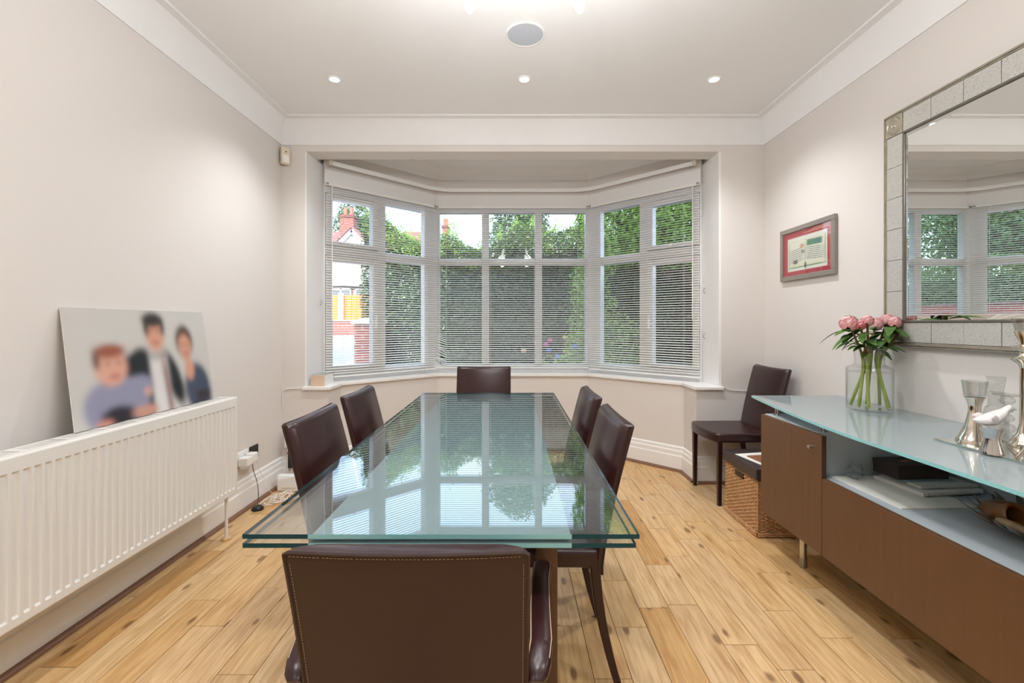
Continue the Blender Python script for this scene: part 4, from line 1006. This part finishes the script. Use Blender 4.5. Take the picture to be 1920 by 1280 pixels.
MB().lathe([(.001, .002), (.098, .0025), (.098, .008), (.001, .008)], 40, c).build('grille', pbr('grey_grille', C(196, 202, 212), .6, vary=.05, scale=200), t)
# hanging light with bulbs on arms (only two bulb tips reach into the frame)
pc = Vector((.047, 1.36, 0)); t = thing('pendant_light', 'pendant ceiling light with two bare glowing bulbs at the top edge', 'ceiling light', (pc.x, pc.y, 2.42))
MB().lathe([(.001, ZC-.03), (.06, ZC-.028), (.06, ZC), (.001, ZC)], 24, pc).build('ceiling_rose', M['chrome'], t, smooth=True)
hub = pc+Vector((0, 0, 2.62)); MB().tube([pc+Vector((0, 0, ZC-.03)), hub], .008, 8).build('stem', M['chrome'], t)
MB().lathe([(.001, -.03), (.02, -.028), (.028, 0), (.02, .028), (.001, .03)], 16, hub).build('hub', M['chrome'], t, smooth=True)
for a in (58.5, 121.5, 180, 238.5, 301.5, 0):
    a = math.radians(a); d = Vector((math.cos(a), math.sin(a), 0)); ax = (d*.42+Vector((0, 0, -1))).normalized(); tip = hub+d*.345+Vector((0, 0, -.093))
    ar = MB().tube([hub, hub+d*.2+Vector((0, 0, .02)), hub+d*.325+Vector((0, 0, -.03)), tip], .006, 8).build('arm', M['chrome'], t, smooth=True)
    MB().tube([tip-ax*.01, tip+ax*.035], .014, 12).build('bulb_holder', M['chrome'], ar, smooth=True)
    prof = [(0, .010), (.01, .014), (.03, .020), (.055, .0225), (.08, .020), (.098, .012), (.104, .002)]
    MB().tube([tip+ax*(.035+q) for q, r_ in prof], [r_ for q, r_ in prof], 16).build('bulb', M['bulb'], ar, smooth=True)
    ld = bpy.data.lights.new('bulb_light', 'POINT'); ld.energy = 7*LAMP; ld.shadow_soft_size = .05; ld.color = (.97, .985, 1)
    lo_ = bpy.data.objects.new('bulb_light', ld); COL.objects.link(lo_); lo_.parent = t; lo_.location = tip+ax*.21-Vector(t.location)

# ------------------------------------------------------------------ small wall and floor things
p = at(528, 293, YF-.03)
t = thing('motion_sensor', 'small cream alarm sensor in the top corner by the bay', 'sensor', (XL+.045, YF-.02, 2.47))
d1 = Vector((1, -1, 0)).normalized(); s1 = Vector((1, 1, 0)).normalized()
MB().obox((XL+.045, YF-.035, 2.538), s1, d1, (0, 0, 1), .033, .018, .066).build('housing', M['cream'], t, bevel=.008)
MB().obox((XL+.045+d1.x*.019, YF-.035+d1.y*.019, 2.512), s1, d1, (0, 0, 1), .022, .003, .028).build('lens', M['white'], t, bevel=.003)
MB().obox((XL+.045+d1.x*.019, YF-.035+d1.y*.019, 2.566), s1, d1, (0, 0, 1), .004, .002, .004).build('indicator', M['black'], t)
# box on the sill
t = thing('sill_box', 'small wooden box with clear sides on the window sill by the radiator wall', 'box', (-1.50, 3.60, SILL1))
MB().box(-1.575, -1.47, 3.563, 3.567, SILL1, .836).build('front', pbr('pale_wood', C(222, 194, 170), .6, vary=.15, scale=20, stretch=(1, 1, 6)), t)
m = MB(); m.box(-1.578, -1.467, 3.568, 3.74, SILL1, SILL1+.006); m.box(-1.578, -1.572, 3.568, 3.74, SILL1+.006, .838); m.box(-1.473, -1.467, 3.568, 3.74, SILL1+.006, .838); m.box(-1.578, -1.467, 3.735, 3.741, SILL1+.006, .838)
m.build('sides', M['white'], t)
MB().box(-1.582, -1.463, 3.562, 3.745, .838, .844).build('lid', M['vase'], t)
# double socket with adaptors on the left wall
def onwall(px, py, X=XL): D = X*F/(px-CX); return Vector((X, D, CH-(py-CY)*D/F))
pA, pB = onwall(446, 834), onwall(483, 870)
t = thing('wall_socket', 'white double wall socket beside the radiator', 'socket', (XL, 3.0, .42))
y0, y1, z0, z1 = 3.10, 3.25, .305, .395
MB().box(XL, XL+.010, y0-.16, y0-.01, z0, z1).build('face_plate', M['white'], t, bevel=.003)
for yy in (y0-.12, y0-.05): MB().box(XL+.010, XL+.013, yy-.006, yy+.006, z1-.025, z1-.01).build('switch', M['white'], t)
tag(MB().box(XL, XL+.008, y0+.015, y0+.115, z0+.0, z1-.0).build('blank_plate', M['black'], bevel=.002), 'black wall plate next to the white socket', 'wall plate')
t = thing('power_adaptor', 'square white plug-in adaptor in the socket nearest the radiator', 'plug', (XL+.03, y0-.10, z0-.01))
MB().box(XL+.0135, XL+.075, y0-.135, y0-.065, z0+.002, z0+.058).build('body', M['white'], t, bevel=.006); MB().box(XL+.02, XL+.06, y0-.125, y0-.075, z0-.016, z0+.001).build('clip', M['white'], t, bevel=.004)
t = thing('power_adaptor', 'white plug-in adaptor in the socket beside the black plate', 'plug', (XL+.03, y0-.03, z0-.01))
MB().box(XL+.0135, XL+.070, y0-.058, y0+.005, z0+.006, z0+.066).build('body', M['white'], t, bevel=.008); MB().box(XL+.014, XL+.03, y0-.05, y0-.005, z0-.006, z0+.005).build('clip', M['black'], t)
def cable(name, label, pts, r, mat, n=6):
    pts = [Vector(p) for p in pts]
    for _ in range(3):
        q = [pts[0]]
        for a, b in zip(pts, pts[1:]): q += [a.lerp(b, .25), a.lerp(b, .75)]
        pts = q+[pts[-1]]
    return tag(MB().tube(pts, r, n).build(name, mat, smooth=True), label, 'cable')
cable('power_cable', 'thin black cable hanging from the adaptor to the floor', [(XL+.05, y0-.03, z0-.006), (XL+.04, y0-.01, .25), (XL+.06, y0+.01, .16), (XL+.05, y0+.04, .08), (XL+.06, y0+.02, .03), (XL+.10, 3.04, .026)], .0022, M['black'])
cable('power_cable', 'thin white cable hanging from the adaptor to the floor', [(XL+.06, y0+.0, z0+.004), (XL+.05, y0+.05, .22), (XL+.05, y0+.12, .15), (XL+.08, y0+.10, .08), (XL+.09, y0+.16, .02), (XL+.14, y0+.20, .005)], .0018, M['white'])
rs = np.random.RandomState(11)
for k, nm in enumerate(['largest white cable coil on the floor by the router', 'white cable loop lying towards the socket', 'loose white cable running to the router']):
    cx_, cy_ = XL+.13+.04*k, 3.17+.05*k; pts = []
    for q in range(26):
        a = q*.75; rr = .05+.022*math.sin(q*1.7+k)+.02*k*.5; pts.append((cx_+rr*1.0*math.cos(a)+.004*q*(k-1)*.3, cy_+rr*1.6*math.sin(a), .005+.0035*(q % 4)+.004*k))
    cable('coiled_cable', nm, pts, .0022, M['white'], 5)
tag(MB().lathe([(.001, 0), (.038, 0), (.036, .014), (.026, .024), (.001, .024)], 14, (XL+.10, 3.04, 0)).build('cable_plug', M['black'], smooth=True), 'black round adaptor on the floor by the skirting', 'plug')
t = thing('router', 'rounded white broadband router standing on the floor in the corner', 'router', (XL+.16, 3.42, 0))
m = MB(); m.loft([[(XL+.06+a_, 3.36+b_, z) for a_, b_ in ((0, 0), (w_, 0), (w_, .05), (0, .05))] for z, w_ in ((0, .20), (.05, .20), (.085, .19), (.11, .17), (.122, .13))])
m.build('casing', M['white'], t, bevel=.012, seg=3, smooth=True); MB().box(XL+.10, XL+.22, 3.356, 3.359, .03, .034).build('light_strip', M['cream'], t)
t = thing('phone_socket_box', 'white phone box with black lower half on the pier by the router', 'junction box', (XL+.10, YF-.02, .10))
MB().box(XL+.045, XL+.19, YF-.055, YF-.001, .285, .42).build('cover', M['white'], t, bevel=.008)
MB().box(XL+.075, XL+.18, YF-.055, YF-.0225, .13, .283).build('black_box', M['black'], t, bevel=.003)
MB().box(XL+.06, XL+.074, YF-.036, YF-.0225, .10, .283).build('side_strip', M['white'], t); MB().box(XL+.0615, XL+.0725, YF-.0375, YF-.0362, .235, .250).build('red_dot', pbr('red_plastic', C(200, 50, 50), .5), t)
cable('surface_cable', 'thin white cable run over the pier below the left sill end', [(XL+.008, YF-.004, .62), (XL+.008, YF-.004, .70), (XL+.02, YF-.004, .725), (XL+.06, YF-.004, .735), (-1.64, YF-.004, .738)], .0035, M['white'])
cable('surface_cable', 'thin white cable along the wall behind the spare chair', [(1.65, YF-.004, .745), (1.70, YF-.004, .722), (1.80, YF-.004, .716), (XR-.01, YF-.004, .716)], .003, M['white'])
for x, z, lab in ((-1.604, 1.42, 'tiny hook on the reveal by the radiator side window'), (1.614, 1.52, 'upper tiny hook on the reveal by the picture side window'), (1.614, 1.14, 'lower cord cleat on the reveal by the picture side window')):
    s_ = 1 if x < 0 else -1; m = MB(); m.tube([(x, 3.80, z+.02), (x+s_*.012, 3.80, z+.012), (x+s_*.014, 3.80, z-.012), (x, 3.80, z-.025)], .003, 6)
    tag(m.build('cord_hook', M['steel'], smooth=True), lab, 'hook')

# ------------------------------------------------------------------ outside
def leaves_obj(name, P, N, size, mat, parent, jitter=.6, kind='stuff', aspect=.5):
    n = len(P); rs = np.random.RandomState(n)
    nn = N+rs.normal(0, jitter, (n, 3)); nn /= np.linalg.norm(nn, axis=1)[:, None]
    a = np.cross(nn, rs.normal(0, 1, (n, 3))); a /= np.linalg.norm(a, axis=1)[:, None]; b = np.cross(nn, a)
    s = size*rs.uniform(.6, 1.3, (n, 1)); V = np.empty((n, 4, 3))
    V[:, 0] = P-a*s*.5; V[:, 1] = P+b*s*aspect*.5-nn*s*.08; V[:, 2] = P+a*s*.5; V[:, 3] = P-b*s*aspect*.5-nn*s*.08
    V = V.reshape(-1, 3)-np.array(wloc(parent))
    me = bpy.data.meshes.new(name); me.vertices.add(4*n); me.vertices.foreach_set('co', V.ravel())
    me.loops.add(4*n); me.loops.foreach_set('vertex_index', np.arange(4*n, dtype=np.int32))
    me.polygons.add(n); me.polygons.foreach_set('loop_start', np.arange(0, 4*n, 4, dtype=np.int32)); me.polygons.foreach_set('loop_total', np.full(n, 4, np.int32))
    me.update(calc_edges=True); me.materials.append(mat)
    o = bpy.data.objects.new(name, me); COL.objects.link(o); o.parent = parent
    return tag(o, kind=kind)
def blob_points(blobs, n, rs, fill=.35):
    vol = np.array([b[3]*b[4]*b[5] for b in blobs])**.667; cnt = np.maximum(1, (n*vol/vol.sum()).astype(int)); P = []; N = []
    for b, k in zip(blobs, cnt):
        d = rs.normal(0, 1, (k, 3)); d /= np.linalg.norm(d, axis=1)[:, None]; r_ = 1-fill*rs.uniform(0, 1, (k, 1))**1.5+rs.normal(0, .05, (k, 1))
        P.append(np.array(b[:3])+d*r_*np.array(b[3:6])); N.append(d+np.array([0, 0, .5]))
    return np.concatenate(P), np.concatenate(N)
LEAF = {'hedge': leaf_mat('hedge_leaf', C(24, 44, 27), C(74, 106, 58), .25), 'sunlit_shoot': leaf_mat('hedge_sunlit_leaf', C(96, 140, 50), C(178, 212, 100), .5), 'bright': leaf_mat('bright_leaf', C(70, 122, 26), C(150, 198, 58), .45),
        'tree': leaf_mat('tree_leaf', C(46, 78, 48), C(110, 140, 92)), 'shrub': leaf_mat('shrub_leaf', C(92, 134, 52), C(176, 208, 106), .4), 'mid': leaf_mat('mid_leaf', C(56, 96, 52), C(134, 170, 100), .4), 'dark': leaf_mat('dark_leaf', C(30, 56, 32), C(76, 110, 58))}
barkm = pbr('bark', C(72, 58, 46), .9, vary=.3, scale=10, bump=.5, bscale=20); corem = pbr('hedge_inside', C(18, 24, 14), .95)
def tree(name, label, base, blobs, n, size, mat, trunk_r, group='trees beyond the garden', cat='tree'):
    t = thing(name, label, cat, base, group=group); rs = np.random.RandomState(int(abs(base[0]*100+base[1]*7)))
    P, N = blob_points(blobs, n, rs); leaves_obj('foliage', P, N, size, mat, t)
    c = np.array([b[:3] for b in blobs]).mean(0); m = MB()
    m.tube([base, (base[0]+.1, base[1], base[2]*.5+c[2]*.5), (c[0], c[1], c[2])], [trunk_r, trunk_r*.8, trunk_r*.4], 8)
    for b in blobs: m.tube([(base[0]*.3+c[0]*.7, base[1]*.3+c[1]*.7, base[2]*.35+c[2]*.65), (b[0], b[1], b[2])], [trunk_r*.4, trunk_r*.12], 6)
    m.build('trunk', barkm, t, smooth=True)
    return t
# ground rising to the street
def gz(y): return -.35 if y < 9 else (-.35+(y-9)*.065 if y < 25 else .69)
m = MB(); ys_ = [4.0, 9, 13, 17, 21, 25, 60, 90]
m.loft([[(x, y, gz(y)) for x in (-60, -20, 0, 20, 60)] for y in ys_], False, False)
struct(m, 'ground', pbr('pale_paving', C(176, 176, 182), .85, vary=.08, scale=.8), 'pale grey paved drive and street outside')
# own house above the room (casts the shade over the front garden)
struct(MB().box(-2.2, 7.0, -4.5, 3.75, ZC+.1, 5.6), 'wall_upper_storey', M['wall'], 'upper storey of this house above the room')
struct(MB().prism([(-1.95, 3.75), (2.0, 3.75), (2.0, 4.05), (.95, 5.05), (-.93, 5.05), (-1.95, 4.05)], 2.94, 3.02), 'trim_6', M['white'], 'flat roof of the bay')
# hedge
rs = np.random.RandomState(5)
hg = thing('garden_hedge', 'tall dense privet hedge facing the bay window', 'hedge', (1.5, 7.9, -.35))
n = 90000; x = rs.uniform(-2.45, 5.4, n); top = 2.72+.16*np.sin(x*2.1)+.12*np.sin(x*5.3+1); z = -.3+(top+.3)*rs.uniform(0, 1, n)**.8
y = 7.45+.10*np.sin(x*3)+.10*np.sin(z*4+x)+np.abs(rs.normal(0, .12, n))
P1 = np.stack([x, y, z], 1); N1 = np.tile([0, -1, .35], (n, 1))
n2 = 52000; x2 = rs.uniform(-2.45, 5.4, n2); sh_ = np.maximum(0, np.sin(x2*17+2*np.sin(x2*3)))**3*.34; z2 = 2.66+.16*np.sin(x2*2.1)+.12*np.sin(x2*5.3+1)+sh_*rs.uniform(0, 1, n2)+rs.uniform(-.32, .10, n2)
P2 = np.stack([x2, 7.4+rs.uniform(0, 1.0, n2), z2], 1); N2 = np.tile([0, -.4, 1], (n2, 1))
n3 = 10000; z3 = rs.uniform(-.3, 2.8, n3); P3 = np.stack([-2.5+np.abs(rs.normal(0, .06, n3)), 7.5+rs.uniform(0, .9, n3), z3], 1)
leaves_obj('foliage', np.concatenate([P1, P3]), np.concatenate([N1, np.tile([-1, 0, .3], (n3, 1))]), .045, LEAF['hedge'], hg)
leaves_obj('sunlit_shoots', P2, N2, .042, LEAF['sunlit_shoot'], hg)  # top shoots coloured lighter, sunlight on the hedge top put into the leaf colour
MB().box(-2.38, 5.3, 7.68, 8.35, -.35, 2.5).build('dark_core', corem, hg)  # solid near-black block closes the view through, inner shade given as colour
# shrubs near the window
def bush(name, label, blobs, n, size, mat, base, grp='shrubs under the bay window'):
    t = thing(name, label, 'shrub', base, group=grp); rs = np.random.RandomState(n); P, N = blob_points(blobs, n, rs, .6); leaves_obj('foliage', P, N, size, mat, t)
    m = MB()
    for b in blobs:
        m.tube([base, (b[0], b[1], b[2]+b[5]*.5)], [.025, .008], 6)
    m.build('stem', barkm, t); return t
bush('leafy_shrub', 'tall light green shrub right of the centre window', [(1.12, 6.3, 1.1, .36, .35, .9), (1.0, 6.2, 1.75, .22, .25, .38), (1.45, 6.4, .75, .45, .35, .7), (.93, 6.2, .8, .25, .25, .5), (1.25, 6.5, 2.3, .30, .3, .5)], 9000, .055, LEAF['shrub'], (1.15, 6.35, -.35))
hy = bush('hydrangea', 'low hydrangea bush with pink and blue heads below the centre window', [(.62, 5.75, .55, .40, .28, .32), (.30, 5.75, .45, .24, .22, .30), (.85, 5.85, .65, .3, .25, .3)], 1700, .085, LEAF['shrub'], (.6, 5.8, -.35))
for px, py, col in ((1031, 638, C(222, 84, 156)), (1024, 646, C(214, 110, 170)), (1029, 656, C(84, 132, 216)), (1046, 668, C(120, 160, 220)), (982, 657, C(226, 190, 160)), (1078, 650, C(100, 140, 214)), (1060, 632, C(214, 206, 120))):
    p = at(px, py, 5.56); rs = np.random.RandomState(px); d = rs.normal(0, 1, (130, 3)); d /= np.linalg.norm(d, axis=1)[:, None]
    leaves_obj('flower_head', np.array(p)+d*np.array([.034, .034, .024]), d, .022, pbr('hydrangea_petal', col, .7), hy, .2, None, .9)
tree('leafy_tree', 'bright green tree close to the right bay window', (2.9, 7.3, -.35), [(1.75, 6.9, 2.75, .5, .5, .65), (2.3, 7.0, 3.0, .8, .7, .9), (3.1, 7.2, 2.9, .8, .7, .9), (2.6, 7.4, 3.9, 1.2, .9, .9), (1.35, 7.2, 3.25, .4, .4, .5), (3.6, 7.6, 3.6, 1, .9, 1.1), (1.25, 7.2, 2.9, .25, .3, .35)], 26000, .085, LEAF['bright'], .12)
bush('ivy_mass', 'dark ivy covering the ground in front of the right fence', [(1.9, 6.9, .6, .5, .35, .9), (2.3, 7.0, 1.1, .45, .3, .9), (1.7, 6.7, .2, .5, .35, .5)], 8000, .05, LEAF['dark'], (1.9, 6.9, -.35))
fn = thing('boundary_fence', 'dark brown timber fence at the right of the front garden', 'fence', (2.75, 6.6, -.35)); fm = pbr('dark_fence_timber', C(52, 42, 34), .9, vary=.3, scale=6, stretch=(1, 1, .2))
y = 4.6
brd = None
while y < 7.4:
    if brd is None: brd = MB().box(-.011, .011, -.068, .068, 0, 2.15).build('board', fm, fn, local=True)
    else: brd = brd.copy(); COL.objects.link(brd)
    brd.location = (random.uniform(-.004, .004), y-6.6, .02); y += .14
for y in (4.6, 6.0, 7.35): MB().box(2.765, 2.86, y-.05, y+.05, -.35, 1.85).build('post', fm, fn)
# drive gate pier, street wall, fence, houses
brk = brick_mat('red_brick', C(122, 58, 50), C(142, 74, 64), C(150, 132, 122)); brk2 = brick_mat('dark_brick', C(92, 44, 42), C(110, 56, 52), C(130, 112, 104)); stone = pbr('stone_cap', C(190, 184, 178), .8)
gp = thing('gate_pier', 'red brick gate pier with stone cap at the hedge end', 'gate pier', (-2.32, 7.1, -.35))
MB().box(-2.41, -2.05, 6.95, 7.31, -.35, 1.24).build('brickwork', brk2, gp); MB().loft([[(-2.23+a*w_, 7.13+b*w_, z) for a, b in ((-1, -1), (1, -1), (1, 1), (-1, 1))] for z, w_ in ((1.24, .22), (1.28, .22), (1.34, .05))]).build('cap', stone, gp)
sw = thing('street_wall', 'low red brick wall across the street', 'garden wall', (-10, 24, .6)); MB().box(-16, -5.5, 23.9, 24.15, .55, 1.38).build('brickwork', brk, sw); MB().box(-16, -5.5, 23.86, 24.2, 1.38, 1.46).build('coping', stone, sw)
of = thing('orange_fence', 'orange stained board fence in front of the white gabled house', 'fence', (-10, 27, .69)); om = pbr('orange_stain', C(214, 122, 46), .7, vary=.15, scale=5)
x = -14.0; brd = None
while x < -6:
    if brd is None: brd = MB().box(-.15, .15, -.015, .015, 0, 2.25).build('board', om, of, local=True)
    else: brd = brd.copy(); COL.objects.link(brd)
    brd.location = (x+10, random.uniform(-.01, .01), .02); x += .31
for x in (-12.6, -10.1, -7.5): MB().box(x-.13, x+.13, 26.75, 26.95, .69, 3.05).build('post', M['white'], of)
tile_m = brick_mat('roof_tiles', C(128, 88, 86), C(152, 106, 100), C(92, 66, 66)); tile_m.node_tree.nodes['Brick Texture'].inputs['Row Height'].default_value = .26; tile_m.node_tree.nodes['Brick Texture'].inputs['Brick Width'].default_value = .3
render_m = pbr('white_render', C(226, 226, 224), .8, vary=.03)
def house(label, x0, x1, y0, ez, rz_, gable=None, chims=(), rid=4.):
    t = thing('brick_house', label, 'house', ((x0+x1)/2, y0+4, .69), group='houses across the street')
    MB().box(x0, x1, y0, y0+2*rid, .69, ez).build('wall', brk, t)
    m = MB(); o_ = .4; m.prism([(0, 0), (1, 0), (1, 1), (0, 1)], 0, 0.001) if False else None
    m.loft([[(x, y0-o_, ez-.1), (x, y0+rid, rz_), (x, y0+2*rid+o_, ez-.1)] for x in (x0-.3, x1+.3)])
    m.build('roof', tile_m, t)
    for cx_, cw, ct in chims:
        c_ = MB().box(cx_-cw/2, cx_+cw/2, y0+rid-.5, y0+rid+.5, rz_-1.2, ct).build('chimney', brk, t)
        MB().box(cx_-cw/2-.08, cx_+cw/2+.08, y0+rid-.58, y0+rid+.58, ct-.25, ct-.05).build('corbel', brk2, c_)
        for k in (-.22, .22): MB().lathe([(.001, 0), (.17, 0), (.14, .7), (.001, .7)], 12, (cx_+k*cw, y0+rid, ct)).build('chimney_pot', pbr('terracotta_pot', C(170, 108, 84), .8), c_)
    if gable:
        gx_, hw, gy, gt = gable
        g_ = MB(); g_.loft([[(gx_-hw, y, ez-.2), (gx_+hw, y, ez-.2), (gx_, y, gt)] for y in (gy, y0+rid)]); g_ = g_.build('gable', render_m, t)
        MB().box(gx_-hw+.7, gx_+hw-.2, gy+.02, y0+.1, 3.95, ez-.2).build('rendered_wall', render_m, t)
        MB().box(gx_-hw+.1, gx_+hw-.1, gy+.04, y0+.1, .69, 3.95).build('bay_wall', brk, t)
        MB().box(gx_-hw, gx_-hw+.75, gy, y0+.1, .69, ez-.2).build('pilaster', brk, t)
        for s_ in (-1, 1):
            a, b = Vector((gx_+s_*(hw+.45), gy-.25, ez-.5)), Vector((gx_, gy-.25, gt+.16)); d = (b-a)
            MB().obox((a+b)/2, d, (0, 1, 0), d.cross(Vector((0, 1, 0))), d.length/2, .06, .17).build('bargeboard', M['white'], g_)
            MB().obox((a+b)/2+Vector((0, 1.8, .22)), d, (0, 1, 0), d.cross(Vector((0, 1, 0))), d.length/2, 2.1, .05).build('gable_roof', tile_m, g_)
        MB().box(gx_-hw+.8, gx_+hw-.2, gy-.12, gy+.04, 3.88, 4.05).build('lead_strip', M['black'], t)
        wx = gx_-hw+.95
        while wx+1.6 < gx_+hw-.2:
            w_ = MB().box(wx, wx+1.55, gy-.02, gy+.03, 2.5, 3.85)
            w_ = w_.build('window', pbr('dark_window', C(66, 76, 96), .15), t)
            m = MB()
            for a in (0, .05, .74, 1.46): m.box(wx+a, wx+a+.09, gy-.08, gy-.02, 2.5, 3.85)
            m.box(wx, wx+1.55, gy-.08, gy-.02, 3.25, 3.36); m.box(wx, wx+1.55, gy-.08, gy-.02, 3.76, 3.85); m.box(wx, wx+1.55, gy-.1, gy-.02, 2.44, 2.54)
            m.build('window_frame', M['white'], w_); wx += 1.75
    return t
house('white gabled brick house with tall chimney across the street', -16.5, -7.6, 35, 5.6, 9.15, gable=(-11.75, 2.6, 33.6, 7.95), chims=((-14.0, 1.15, 10.5),))
house('brick house with slim chimney half hidden by the hedge', -6.9, -.5, 41, 5.3, 8.6, chims=((-6.55, .55, 10.9),))
house('brick house with reddish roof seen above the hedge', 2.0, 8.5, 42, 5.4, 8.9, chims=((7.0, 1.0, 10.2),))
tree('oak_tree', 'tall blue-green tree behind the hedge in the centre window', (.45, 27, .69), [(.45, 27, 7.6, 1.7, 1.6, 2.2), (.0, 27, 9.6, 1.7, 1.6, 1.8), (1.0, 27, 9.4, 1.6, 1.6, 1.8), (.5, 27, 10.3, 1.5, 1.5, 1.5), (1.2, 26.8, 6.6, 1.1, 1.2, 1.3), (-.4, 27, 6.2, 1.0, 1.2, 1.2), (.4, 27, 4.6, 1.9, 1.3, 1.6)], 18000, .22, LEAF['tree'], .3)
tree('background_tree', 'leafy tree behind the chimney of the gabled house', (-15.5, 48, .69), [(-17.2, 48, 10.5, 2.2, 2, 2.6), (-14.5, 48, 10.8, 2.0, 2, 2.0), (-16, 48, 12.6, 2.4, 2, 1.8), (-12.6, 48, 9.6, 1.6, 1.5, 1.2)], 6000, .35, LEAF['tree'], .35)
tree('background_tree', 'distant tree at the right behind the houses', (9.5, 34, .69), [(9.0, 34, 7, 2.4, 2, 2.6), (10.5, 34, 9, 2.4, 2, 2.4), (7.6, 34, 6, 1.6, 1.6, 2)], 5000, .3, LEAF['tree'], .3)
# left boundary (seen in the wall mirror)
lb = thing('boundary_wall', 'red brick boundary wall left of the drive, seen in the mirror', 'garden wall', (-6.1, 10, -.35)); MB().box(-6.25, -6.0, 5.2, 12.5, -.4, 1.62).build('brickwork', brk, lb); MB().box(-6.28, -5.97, 5.2, 12.5, 1.62, 1.68).build('coping', brk2, lb)
rs = np.random.RandomState(9)
lh = thing('boundary_hedge', 'clipped hedge above the left boundary wall, seen in the mirror', 'hedge', (-6.9, 9, -.3)); n = 30000
y = rs.uniform(4.6, 13, n); z = rs.uniform(1.2, 2.7, n)+.1*np.sin(y*2); P = np.stack([-6.5-np.abs(rs.normal(0, .15, n)), y, z], 1); leaves_obj('foliage', P, np.tile([1, 0, .5], (n, 1)), .06, LEAF['mid'], lh)
MB().box(-7.6, -6.8, 4.7, 12.9, -.3, 2.3).build('dark_core', corem, lh)  # near-black filler block, shade inside this hedge put into its colour
tree('garden_tree', 'dense tree above the left boundary hedge nearest the house', (-8.3, 7.6, -.35), [(-8.3, 7.6, 3.6, 1.3, 1.5, 1.3), (-8.2, 6.4, 4.6, 1.4, 1.4, 1.4), (-8.4, 8.8, 4.6, 1.4, 1.5, 1.4), (-8.3, 7.6, 5.8, 1.7, 1.8, 1.5), (-9.6, 7.6, 4.4, 1.0, 3.2, 2.6)], 45000, .10, LEAF['mid'], .2)
tree('garden_tree', 'pale green tree above the left boundary hedge further out', (-8.6, 11.0, -.35), [(-8.4, 10.4, 3.7, 1.2, 1.2, 1.2), (-8.6, 11.8, 4.2, 1.4, 1.5, 1.4), (-8.7, 11.0, 5.6, 1.7, 1.7, 1.5), (-8.5, 13.0, 3.6, 1.3, 1.3, 1.4), (-10, 11.5, 4.4, 1.0, 3.2, 2.6)], 45000, .11, LEAF['mid'], .2)
